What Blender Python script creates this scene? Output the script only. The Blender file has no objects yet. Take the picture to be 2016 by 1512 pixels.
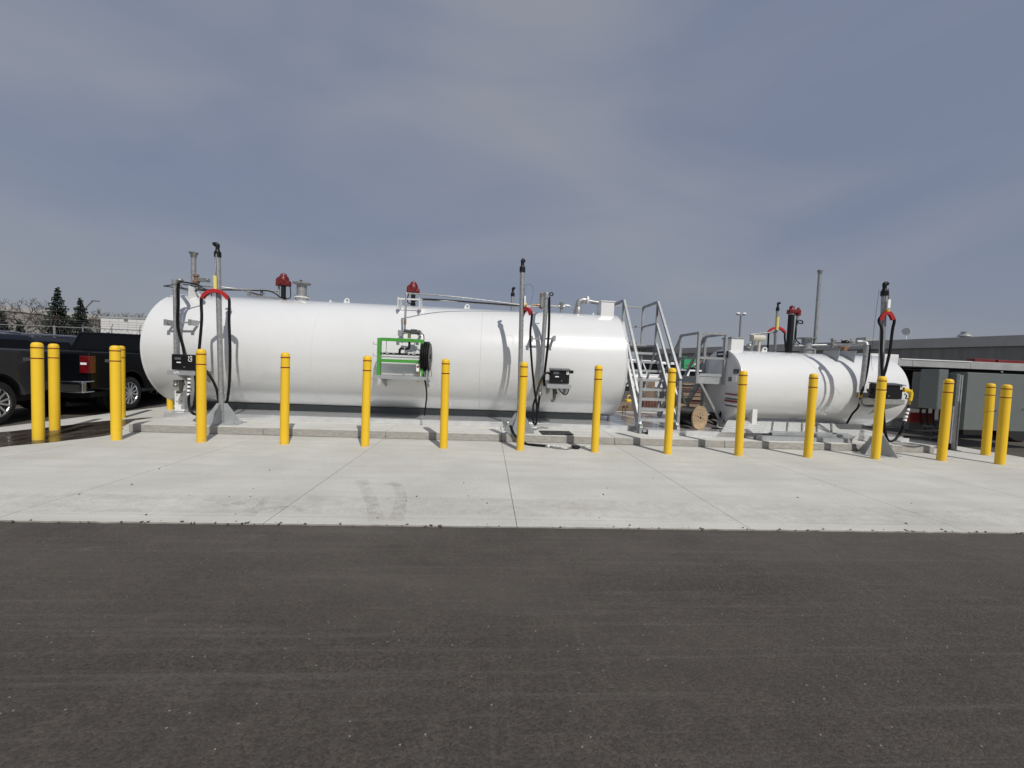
import bpy, bmesh, math, random
from mathutils import Vector, Matrix, noise
sc = bpy.context.scene
C = bpy.context.collection
PI = math.pi
R = math.radians
random.seed(7)

# ------------------------------------------------------------------ camera
FPX = 757.0
YAW, PITCH, ROLL = 0.0648, -0.0446, 0.0391
CAM = Vector((0.0, -6.4673, 1.4082))
_f = Vector((math.sin(YAW)*math.cos(PITCH), math.cos(YAW)*math.cos(PITCH), math.sin(PITCH)))
_r0 = Vector((math.cos(YAW), -math.sin(YAW), 0)); _u0 = _r0.cross(_f)
_r = math.cos(ROLL)*_r0 + math.sin(ROLL)*_u0
_u = -math.sin(ROLL)*_r0 + math.cos(ROLL)*_u0
cd = bpy.data.cameras.new('camera'); cam = bpy.data.objects.new('camera', cd); C.objects.link(cam)
cam.matrix_world = Matrix(((_r.x, _u.x, -_f.x, CAM.x), (_r.y, _u.y, -_f.y, CAM.y), (_r.z, _u.z, -_f.z, CAM.z), (0, 0, 0, 1)))
cd.sensor_fit = 'HORIZONTAL'; cd.sensor_width = 36.0; cd.lens = 36.0*FPX/2016.0
cd.clip_start = 0.05; cd.clip_end = 3000
sc.camera = cam

# ------------------------------------------------------------------ sky, sun, exposure
SKYLOC = (2.3, 0.0, 0.0)
SUN_AZ, SUN_EL = 158.0, 46.5         # clockwise from +Y
w = bpy.data.worlds.new('World'); sc.world = w; w.use_nodes = True
nt = w.node_tree; nt.nodes.clear()
def wn(t): return nt.nodes.new(t)
wo = wn('ShaderNodeOutputWorld'); bg = wn('ShaderNodeBackground'); bg.inputs['Strength'].default_value = 0.10
sky = wn('ShaderNodeTexSky'); sky.sky_type = 'NISHITA'; sky.sun_disc = False
sky.sun_elevation = R(SUN_EL); sky.sun_rotation = R(SUN_AZ); sky.air_density = 1.2; sky.dust_density = 2.0
tc = wn('ShaderNodeTexCoord'); mp = wn('ShaderNodeMapping'); mp.inputs['Scale'].default_value = (1.0, 1.3, 3.2)
mp.inputs['Rotation'].default_value = (0, R(14), R(25)); mp.inputs['Location'].default_value = SKYLOC
n1 = wn('ShaderNodeTexNoise'); n1.inputs['Scale'].default_value = 1.5; n1.inputs['Detail'].default_value = 5; n1.inputs['Roughness'].default_value = .42
n1.inputs['Distortion'].default_value = .4
cr = wn('ShaderNodeValToRGB')
cr.color_ramp.elements[0].position = .32; cr.color_ramp.elements[0].color = (1.96, 2.28, 3.22, 1)
cr.color_ramp.elements[1].position = .70; cr.color_ramp.elements[1].color = (2.92, 3.08, 3.56, 1)
mx = wn('ShaderNodeMix'); mx.data_type = 'RGBA'; mx.inputs['Factor'].default_value = .90
L = nt.links.new
L(tc.outputs['Generated'], mp.inputs['Vector']); L(mp.outputs[0], n1.inputs['Vector']); L(n1.outputs['Fac'], cr.inputs[0])
sz = wn('ShaderNodeSeparateXYZ'); L(tc.outputs['Generated'], sz.inputs[0])
hz = wn('ShaderNodeMapRange'); hz.inputs[1].default_value = .30; hz.inputs[2].default_value = .0; hz.inputs[3].default_value = 0; hz.inputs[4].default_value = .6; L(sz.outputs[2], hz.inputs[0])
hm = wn('ShaderNodeMix'); hm.data_type = 'RGBA'; hm.inputs[7].default_value = (2.86, 3.04, 3.36, 1); L(hz.outputs[0], hm.inputs[0]); L(cr.outputs[0], hm.inputs[6])
L(sky.outputs[0], mx.inputs[6]); L(hm.outputs[2], mx.inputs[7]); L(mx.outputs[2], bg.inputs['Color']); L(bg.outputs[0], wo.inputs[0])
sl = bpy.data.lights.new('sun', 'SUN'); sl.energy = 3.3; sl.angle = R(.6); sl.color = (1.0, .965, .91)
so = bpy.data.objects.new('sun', sl); C.objects.link(so)
_sd = Vector((math.sin(R(SUN_AZ))*math.cos(R(SUN_EL)), math.cos(R(SUN_AZ))*math.cos(R(SUN_EL)), math.sin(R(SUN_EL))))
so.rotation_euler = _sd.to_track_quat('Z', 'Y').to_euler(); so.location = (10, -20, 30)
sc.view_settings.view_transform = 'Standard'; sc.view_settings.look = 'None'
sc.cycles.blur_glossy = 0.2; sc.cycles.caustics_reflective = True
sc.view_settings.exposure = 0.0; sc.view_settings.gamma = 1.0

# ------------------------------------------------------------------ picture-to-place measuring
def ray(px, py):
    return _r*((px-1008)/FPX) - _u*((py-756)/FPX) + _f
def A(px, py, y):
    d = ray(px, py); return CAM + d*((y-CAM.y)/d.y)
def G(px, py, z=0.0):
    d = ray(px, py); return CAM + d*((z-CAM.z)/d.z)

# ------------------------------------------------------------------ materials
def mat(name, base, rough=.5, metal=0.0, var=.0, vscale=6.0, bump=0.0, bscale=40.0, coat=0.0, stretch=None, spec=None, col2=None, thr=None):
    m = bpy.data.materials.new(name); m.use_nodes = True
    t = m.node_tree; p = t.nodes['Principled BSDF']
    b4 = (*base, 1)
    p.inputs['Base Color'].default_value = b4; p.inputs['Roughness'].default_value = rough; p.inputs['Metallic'].default_value = metal
    if coat: p.inputs['Coat Weight'].default_value = coat; p.inputs['Coat Roughness'].default_value = .06
    if spec is not None: p.inputs['Specular IOR Level'].default_value = spec
    if var or bump or col2:
        g = t.nodes.new('ShaderNodeTexCoord'); mpn = t.nodes.new('ShaderNodeMapping')
        if stretch: mpn.inputs['Scale'].default_value = stretch
        t.links.new(g.outputs['Object'], mpn.inputs['Vector'])
    if var or col2:
        n = t.nodes.new('ShaderNodeTexNoise'); n.inputs['Scale'].default_value = vscale; n.inputs['Detail'].default_value = 6; n.inputs['Roughness'].default_value = .6
        t.links.new(mpn.outputs[0], n.inputs['Vector'])
        r = t.nodes.new('ShaderNodeValToRGB')
        lo = col2 if col2 else tuple(c*(1-var) for c in base); hi = base if col2 else tuple(min(1, c*(1+var)) for c in base)
        a, b = thr if thr else (.3, .7)
        r.color_ramp.elements[0].position = a; r.color_ramp.elements[0].color = (*lo, 1)
        r.color_ramp.elements[1].position = b; r.color_ramp.elements[1].color = (*hi, 1)
        t.links.new(n.outputs['Fac'], r.inputs[0]); t.links.new(r.outputs[0], p.inputs['Base Color'])
    if bump:
        n = t.nodes.new('ShaderNodeTexNoise'); n.inputs['Scale'].default_value = bscale; n.inputs['Detail'].default_value = 4
        bn = t.nodes.new('ShaderNodeBump'); bn.inputs['Strength'].default_value = bump; bn.inputs['Distance'].default_value = .01
        t.links.new(mpn.outputs[0], n.inputs['Vector']); t.links.new(n.outputs['Fac'], bn.inputs['Height']); t.links.new(bn.outputs[0], p.inputs['Normal'])
    return m

def mixnode(t, fac, a, b, mode='MIX'):
    x = t.nodes.new('ShaderNodeMix'); x.data_type = 'RGBA'; x.blend_type = mode
    for v, i in ((fac, 0), (a, 6), (b, 7)):
        if isinstance(v, (int, float)): x.inputs[i].default_value = v
        elif isinstance(v, tuple): x.inputs[i].default_value = (*v, 1)
        else: t.links.new(v, x.inputs[i])
    return x.outputs[2]
def noisef(t, vec, scale, detail=4, rough=.5, lo=.4, hi=.6, kind='noise', dist=0):
    if kind == 'noise':
        n = t.nodes.new('ShaderNodeTexNoise'); n.inputs['Detail'].default_value = detail; n.inputs['Roughness'].default_value = rough; n.inputs['Distortion'].default_value = dist
        out = n.outputs['Fac']
    else:
        n = t.nodes.new('ShaderNodeTexVoronoi'); out = n.outputs['Distance']
    n.inputs['Scale'].default_value = scale
    t.links.new(vec, n.inputs['Vector'])
    mr = t.nodes.new('ShaderNodeMapRange'); mr.inputs[1].default_value = lo; mr.inputs[2].default_value = hi
    t.links.new(out, mr.inputs[0]); return mr.outputs[0]
def mapped(t, scale=(1, 1, 1), rot=(0, 0, 0), loc=(0, 0, 0)):
    g = t.nodes.new('ShaderNodeTexCoord'); m_ = t.nodes.new('ShaderNodeMapping')
    m_.inputs['Scale'].default_value = scale; m_.inputs['Rotation'].default_value = rot; m_.inputs['Location'].default_value = loc
    t.links.new(g.outputs['Object'], m_.inputs['Vector']); return m_.outputs[0]

def concrete(name, top, side, pits=True):
    m = bpy.data.materials.new(name); m.use_nodes = True; t = m.node_tree; p = t.nodes['Principled BSDF']
    v = mapped(t); vs = mapped(t, (14, 1.2, 1)); vx = mapped(t, (.5, 3.5, 1), (0, 0, R(4)))
    big = noisef(t, v, .9, 5, .55, .35, .68); fine = noisef(t, v, 55, 3, .6, .3, .7); streak = noisef(t, vs, 6, 3, .5, .35, .7); band = noisef(t, vx, 1.3, 4, .6, .45, .72)
    c = mixnode(t, big, tuple(x*.86 for x in top), tuple(x*1.06 for x in top))
    s1 = t.nodes.new('ShaderNodeMath'); s1.operation = 'MULTIPLY'; s1.inputs[1].default_value = .62; t.links.new(band, s1.inputs[0])
    c = mixnode(t, s1.outputs[0], c, (top[0]*.80, top[1]*.765, top[2]*.715))
    s2 = t.nodes.new('ShaderNodeMath'); s2.operation = 'MULTIPLY'; s2.inputs[1].default_value = .22; t.links.new(streak, s2.inputs[0])
    c = mixnode(t, s2.outputs[0], c, tuple(x*.6 for x in top))
    s3 = t.nodes.new('ShaderNodeMath'); s3.operation = 'MULTIPLY'; s3.inputs[1].default_value = .26; t.links.new(fine, s3.inputs[0])
    c = mixnode(t, s3.outputs[0], c, tuple(x*.5 for x in top))
    if pits:
        pit = noisef(t, v, 17, 2, .4, .765, .80); c = mixnode(t, pit, c, tuple(x*.42 for x in top))
        stain = noisef(t, mapped(t, (1, 2.2, 1), (0, 0, .3), (3, 1, 0)), 1.7, 6, .65, .62, .78)
        s4 = t.nodes.new('ShaderNodeMath'); s4.operation = 'MULTIPLY'; s4.inputs[1].default_value = .30; t.links.new(stain, s4.inputs[0])
        c = mixnode(t, s4.outputs[0], c, (.30, .25, .21))
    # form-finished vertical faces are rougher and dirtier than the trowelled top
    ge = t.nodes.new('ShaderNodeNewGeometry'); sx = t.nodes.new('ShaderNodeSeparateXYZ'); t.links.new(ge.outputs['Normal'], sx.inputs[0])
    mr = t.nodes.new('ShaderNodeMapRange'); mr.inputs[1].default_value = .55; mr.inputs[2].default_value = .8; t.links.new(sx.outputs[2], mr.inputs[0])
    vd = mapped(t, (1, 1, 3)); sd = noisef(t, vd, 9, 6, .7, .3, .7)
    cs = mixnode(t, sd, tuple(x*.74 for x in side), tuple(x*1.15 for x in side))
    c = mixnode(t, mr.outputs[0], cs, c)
    t.links.new(c, p.inputs['Base Color']); p.inputs['Roughness'].default_value = .85; p.inputs['Specular IOR Level'].default_value = .3
    n = t.nodes.new('ShaderNodeTexNoise'); n.inputs['Scale'].default_value = 60; n.inputs['Detail'].default_value = 5; t.links.new(v, n.inputs['Vector'])
    bn = t.nodes.new('ShaderNodeBump'); bn.inputs['Strength'].default_value = .25; bn.inputs['Distance'].default_value = .008
    t.links.new(n.outputs['Fac'], bn.inputs['Height']); t.links.new(bn.outputs[0], p.inputs['Normal'])
    return m

def asphalt_mat():
    m = bpy.data.materials.new('asphalt'); m.use_nodes = True; t = m.node_tree; p = t.nodes['Principled BSDF']
    v = mapped(t)
    def mul(x, k):
        q = t.nodes.new('ShaderNodeMath'); q.operation = 'MULTIPLY'; t.links.new(x, q.inputs[0])
        if isinstance(k, float): q.inputs[1].default_value = k
        else: t.links.new(k, q.inputs[1])
        return q.outputs[0]
    # stones of the wearing course: every cell its own tone
    def stones(scale, lo, hi):
        vo = t.nodes.new('ShaderNodeTexVoronoi'); vo.inputs['Scale'].default_value = scale; t.links.new(v, vo.inputs['Vector'])
        sp = t.nodes.new('ShaderNodeSeparateColor'); t.links.new(vo.outputs['Color'], sp.inputs[0])
        r = t.nodes.new('ShaderNodeValToRGB'); r.color_ramp.elements[0].color = (*lo, 1); r.color_ramp.elements[1].color = (*hi, 1)
        r.color_ramp.elements[0].position = .1; r.color_ramp.elements[1].position = .95; t.links.new(sp.outputs[0], r.inputs[0])
        return vo, r.outputs[0], sp
    v1, c1, s1 = stones(80, (.022, .0192, .0168), (.104, .089, .076)); v2, c2, s2 = stones(185, (.022, .019, .017), (.100, .087, .075))
    c = mixnode(t, .45, c1, c2); c = mixnode(t, .12, c, (.028, .025, .022))
    big = noisef(t, mapped(t, (.7, 1.5, 1)), .55, 6, .6, .3, .7); c = mixnode(t, mul(big, .55), c, (.088, .076, .064))
    mid = noisef(t, mapped(t, (1, 1.3, 1), (0, 0, .2)), 3.2, 6, .7, .38, .66); c = mixnode(t, mul(mid, .42), c, (.036, .032, .029))
    # paver and tyre streaks, along the road and across it
    sx_ = noisef(t, mapped(t, (.16, 7, 1)), 2.6, 5, .65, .52, .74); c = mixnode(t, mul(sx_, .40), c, (.125, .115, .104))
    sy_ = noisef(t, mapped(t, (9, .25, 1), (0, 0, -.06)), 2.0, 5, .65, .56, .78); c = mixnode(t, mul(sy_, .34), c, (.118, .108, .098))
    dust = noisef(t, mapped(t, (.5, 1.5, 1), (0, 0, .12), (5, 2, 0)), 2.4, 8, .75, .60, .76); c = mixnode(t, mul(dust, mul(mid, .9)), c, (.165, .150, .136))
    red = noisef(t, mapped(t, (.5, 1.3, 1), (0, 0, 0), (1.3, 7.2, 0)), .9, 5, .65, .70, .80); c = mixnode(t, mul(red, .35), c, (.17, .09, .07))
    py_ = t.nodes.new('ShaderNodeSeparateXYZ'); t.links.new(v, py_.inputs[0]); pad_falloff = t.nodes.new('ShaderNodeMapRange'); pad_falloff.inputs[1].default_value = -5.0; pad_falloff.inputs[2].default_value = -3.1; t.links.new(py_.outputs[1], pad_falloff.inputs[0])  # light falloff painted in: asphalt tone rises towards the pad edge
    falloff_noise = noisef(t, mapped(t, (.35, 1.1, 1), (0, 0, 0), (7, 3, 0)), 1.6, 6, .65, .25, .7); c = mixnode(t, mul(mul(pad_falloff.outputs[0], falloff_noise), .50), c, (.140, .126, .111))
    gt = t.nodes.new('ShaderNodeMath'); gt.operation = 'GREATER_THAN'; gt.inputs[1].default_value = .993; t.links.new(s1.outputs[1], gt.inputs[0])
    near = t.nodes.new('ShaderNodeMapRange'); near.inputs[1].default_value = .35; near.inputs[2].default_value = .2; t.links.new(v1.outputs['Distance'], near.inputs[0])
    c = mixnode(t, mul(mul(gt.outputs[0], near.outputs[0]), .8), c, (.34, .32, .29))
    t.links.new(c, p.inputs['Base Color']); p.inputs['Roughness'].default_value = .7; p.inputs['Specular IOR Level'].default_value = .3
    bn = t.nodes.new('ShaderNodeBump'); bn.inputs['Strength'].default_value = .55; bn.inputs['Distance'].default_value = .005; bn.invert = True
    t.links.new(v1.outputs['Distance'], bn.inputs['Height'])
    b2 = t.nodes.new('ShaderNodeBump'); b2.inputs['Strength'].default_value = .5; b2.inputs['Distance'].default_value = .003; b2.invert = True
    t.links.new(v2.outputs['Distance'], b2.inputs['Height']); t.links.new(bn.outputs[0], b2.inputs['Normal']); t.links.new(b2.outputs[0], p.inputs['Normal'])
    return m

def bollard_mat():
    m = bpy.data.materials.new('yellow_sleeve'); m.use_nodes = True; t = m.node_tree; p = t.nodes['Principled BSDF']
    v = mapped(t); oi = t.nodes.new('ShaderNodeObjectInfo')
    off = t.nodes.new('ShaderNodeVectorMath'); off.operation = 'ADD'; cmb = t.nodes.new('ShaderNodeCombineXYZ')
    sc_ = t.nodes.new('ShaderNodeMath'); sc_.operation = 'MULTIPLY'; sc_.inputs[1].default_value = 37.0; t.links.new(oi.outputs['Random'], sc_.inputs[0])
    t.links.new(sc_.outputs[0], cmb.inputs[0]); t.links.new(v, off.inputs[0]); t.links.new(cmb.outputs[0], off.inputs[1]); vv = off.outputs[0]
    c = mixnode(t, oi.outputs['Random'], (.79, .49, .02), (.83, .54, .032))
    fade = noisef(t, vv, 3, 5, .6, .35, .7)
    k = t.nodes.new('ShaderNodeMath'); k.operation = 'MULTIPLY'; k.inputs[1].default_value = .22; t.links.new(fade, k.inputs[0]); c = mixnode(t, k.outputs[0], c, (.62, .36, .03))
    st = t.nodes.new('ShaderNodeMapping'); st.inputs['Scale'].default_value = (16, 16, 2.2); t.links.new(vv, st.inputs['Vector'])
    scr = noisef(t, st.outputs[0], 1.6, 6, .75, .63, .70); sepz = t.nodes.new('ShaderNodeSeparateXYZ'); t.links.new(v, sepz.inputs[0])
    low = t.nodes.new('ShaderNodeMapRange'); low.inputs[1].default_value = .55; low.inputs[2].default_value = .0; low.inputs[3].default_value = .12; low.inputs[4].default_value = .75; t.links.new(sepz.outputs[2], low.inputs[0])
    mm = t.nodes.new('ShaderNodeMath'); mm.operation = 'MULTIPLY'; t.links.new(scr, mm.inputs[0]); t.links.new(low.outputs[0], mm.inputs[1]); c = mixnode(t, mm.outputs[0], c, (.17, .12, .05))
    spl = noisef(t, vv, 26, 3, .6, .5, .75); bas = t.nodes.new('ShaderNodeMapRange'); bas.inputs[1].default_value = .10; bas.inputs[2].default_value = .0; t.links.new(sepz.outputs[2], bas.inputs[0])
    m3 = t.nodes.new('ShaderNodeMath'); m3.operation = 'MULTIPLY'; t.links.new(spl, m3.inputs[0]); t.links.new(bas.outputs[0], m3.inputs[1]); c = mixnode(t, m3.outputs[0], c, (.42, .36, .26))
    t.links.new(c, p.inputs['Base Color']); p.inputs['Roughness'].default_value = .45; p.inputs['Specular IOR Level'].default_value = .35
    return m

def scuff_mat(name, col, lo, hi, amt):
    """thin rubber or dust film lying on the concrete: see-through where it has worn away"""
    m = bpy.data.materials.new(name); m.use_nodes = True; t = m.node_tree; p = t.nodes['Principled BSDF']
    v = mapped(t); f = noisef(t, v, 7, 7, .75, lo, hi); f2 = noisef(t, v, 60, 3, .6, .3, .7)
    mu = t.nodes.new('ShaderNodeMath'); mu.operation = 'MULTIPLY'; t.links.new(f, mu.inputs[0]); t.links.new(f2, mu.inputs[1])
    m2 = t.nodes.new('ShaderNodeMath'); m2.operation = 'MULTIPLY'; m2.inputs[1].default_value = amt; t.links.new(mu.outputs[0], m2.inputs[0])
    p.inputs['Base Color'].default_value = (*col, 1); p.inputs['Roughness'].default_value = .9; t.links.new(m2.outputs[0], p.inputs['Alpha']); return m

def puddle_mat():
    m = bpy.data.materials.new('wet_concrete'); m.use_nodes = True; t = m.node_tree; p = t.nodes['Principled BSDF']
    v = mapped(t, (1.6, .7, 1)); f = noisef(t, v, 3, 6, .65, .35, .65)
    t.links.new(mixnode(t, f, (.030, .024, .019), (.085, .070, .056)), p.inputs['Base Color'])
    rr = t.nodes.new('ShaderNodeMapRange'); rr.inputs[3].default_value = .10; rr.inputs[4].default_value = .34; t.links.new(f, rr.inputs[0])
    t.links.new(rr.outputs[0], p.inputs['Roughness']); p.inputs['IOR'].default_value = 1.33
    return m

M = {}
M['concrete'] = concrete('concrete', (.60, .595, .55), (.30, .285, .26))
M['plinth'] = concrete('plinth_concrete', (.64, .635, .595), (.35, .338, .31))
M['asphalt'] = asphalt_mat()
M['wet'] = puddle_mat()
M['white'] = mat('white_paint', (.70, .705, .70), .28, 0, .02, 1.5, coat=1.0)
def tank_wear(m):
    t = m.node_tree; p = t.nodes['Principled BSDF']; old = p.inputs['Base Color'].links[0].from_socket
    a = noisef(t, mapped(t, (9, .5, .5)), 1.3, 6, .7, .56, .80); b = noisef(t, mapped(t, (1, 1, 1), (0, 0, 0), (4, 1, 2)), .8, 5, .6, .42, .66)
    q = t.nodes.new('ShaderNodeMath'); q.operation = 'MULTIPLY'; t.links.new(a, q.inputs[0]); t.links.new(b, q.inputs[1])
    k = t.nodes.new('ShaderNodeMath'); k.operation = 'MULTIPLY'; k.inputs[1].default_value = .30; t.links.new(q.outputs[0], k.inputs[0])
    c = mixnode(t, k.outputs[0], old, (.47, .46, .43)); t.links.new(c, p.inputs['Base Color'])
    n = t.nodes.new('ShaderNodeTexNoise'); n.inputs['Scale'].default_value = 1.1; n.inputs['Detail'].default_value = 2; bn = t.nodes.new('ShaderNodeBump'); bn.inputs['Strength'].default_value = .10; bn.inputs['Distance'].default_value = .06
    t.links.new(mapped(t), n.inputs['Vector']); t.links.new(n.outputs['Fac'], bn.inputs['Height']); t.links.new(bn.outputs[0], p.inputs['Coat Normal']); t.links.new(bn.outputs[0], p.inputs['Normal'])
M['white2'] = mat('white_paint_matt', (.70, .70, .69), .35, 0, .03, 5)
M['galv'] = mat('galvanised_steel', (.36, .37, .375), .46, .5, .16, 14, .08, 60)
M['galvl'] = mat('galvanised_plate', (.385, .40, .41), .48, .35, .14, 5, .05, 40)
M['skid'] = mat('bright_galvanised_deck', (.68, .69, .70), .17, .5, .10, 4)
M['galvpipe'] = mat('galvanised_pipe', (.34, .345, .345), .42, .5, .25, 22, .08, 60)
M['steel'] = mat('bare_steel_pipe', (.34, .34, .33), .4, .7, .3, 18)
M['rusty'] = mat('rusty_brass_fitting', (.30, .19, .12), .5, .5, .4, 25)
M['brass'] = mat('brass', (.55, .40, .13), .35, .8, .2, 30)
M['rubber'] = mat('black_rubber', (.008, .008, .009), .5, 0, .2, 20, spec=.22)
M['blackp'] = mat('black_plastic', (.010, .010, .011), .42, 0, .15, 12, spec=.3)
M['cable'] = mat('black_cable', (.007, .007, .008), .5, spec=.22)
M['red'] = mat('red_paint', (.42, .018, .018), .35, 0, .25, 30, .1, 60)
M['redd'] = mat('dark_red_paint', (.145, .010, .010), .4, 0, .35, 24, .2, 60)
M['redband'] = mat('dark_red_tape', (.16, .012, .008), .4, 0, .15, 30)
M['yellow'] = bollard_mat()
M['scuff'] = scuff_mat('tyre_scuff', (.16, .125, .10), .30, .66, .24)
M['dirt'] = scuff_mat('edge_dirt', (.26, .215, .175), .40, .66, .26)
M['yellow2'] = mat('yellow_paint', (.72, .48, .02), .4)
M['paley'] = mat('pale_yellow_label', (.72, .62, .20), .45)
M['green'] = mat('green_paint', (.065, .30, .045), .4, 0, .12, 12)
M['wood'] = mat('spool_wood', (.33, .235, .14), .7, 0, .32, 3, .2, 20, stretch=(1, 1, 9))
M['lumber'] = mat('lumber', (.20, .145, .10), .75, 0, .3, 4, .2, 20, stretch=(8, 1, 1))
M['brick'] = mat('brick_red', (.12, .05, .038), .8, 0, .3, 9)
M['tread'] = mat('aluminium_tread', (.60, .61, .60), .42, .55, .12, 30, .5, 26)
M['carblack'] = mat('black_car_paint', (.0025, .003, .0045), .16, 0, spec=.16)
M['cargrey'] = mat('dark_grey_car_paint', (.040, .042, .048), .42, .25, .06, 60, coat=.2)
M['carnavy'] = mat('navy_car_paint', (.008, .011, .020), .25, .1, coat=.12)
M['carwhite'] = mat('white_car_paint', (.72, .72, .72), .25, 0, coat=.6)
M['glass'] = mat('dark_glass', (.0035, .004, .005), .06, 0, spec=.2)
M['tyre'] = mat('tyre_rubber', (.014, .014, .014), .75, 0, .2, 20)
M['alloy'] = mat('alloy_rim', (.60, .61, .63), .38, .8)
M['chrome'] = mat('chrome', (.55, .56, .58), .14, 1)
M['lamp'] = mat('red_lamp_lens', (.10, .003, .005), .2, 0, .4, 22, coat=.3)
M['lampw'] = mat('clear_lamp_lens', (.75, .75, .78), .15)
M['under'] = mat('dark_underbody', (.008, .008, .008), .8)
M['cabinet'] = mat('grey_enamel', (.13, .145, .14), .4, 0, .05, 3)
M['cabinetd'] = mat('grey_enamel_dark', (.062, .07, .072), .45, 0, .05, 3)
M['decal'] = mat('navy_decal', (.012, .014, .03), .4)
M['decalr'] = mat('red_decal', (.30, .03, .04), .4)
M['decalg'] = mat('grey_decal', (.16, .17, .17), .4)
M['sticker'] = mat('white_sticker', (.85, .85, .85), .4)
M['screen'] = mat('meter_glass', (.10, .11, .12), .1)
M['bldg'] = mat('dark_wall_panel', (.25, .242, .22), .8, 0, .15, .5, stretch=(6, 6, .3))
M['bldgt'] = mat('parapet_panel', (.50, .49, .45), .8, 0, .12, .6)
M['bldgl'] = mat('tan_block_wall', (.33, .31, .28), .85, 0, .12, .3)
M['trailer'] = mat('trailer_panel', (.66, .66, .64), .5, 0, .06, .8, stretch=(1, 1, .3))
M['trailerg'] = mat('trailer_frame', (.36, .365, .36), .5, .1, .12, 3)
M['bark'] = mat('bark', (.050, .040, .034), .9, 0, .3, 8)
M['twig'] = mat('twig', (.10, .08, .07), .9, 0, .3, 4)
M['needle'] = mat('spruce_needles', (.022, .034, .022), .8, 0, .55, 2.5)
M['mesh'] = mat('fence_wire', (.10, .10, .10), .5, .3)
M['tarp'] = mat('green_tarp', (.02, .24, .085), .55, 0, .15, 6)
M['lampwht'] = mat('luminaire_white', (.75, .76, .78), .3)
tank_wear(M['white'])
M['stone'] = mat('pebble', (.10, .095, .09), .9, 0, .4, 60)
M['gravel'] = mat('gravel_ground', (.20, .19, .175), .9, 0, .35, 3, .4, 30)

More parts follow.
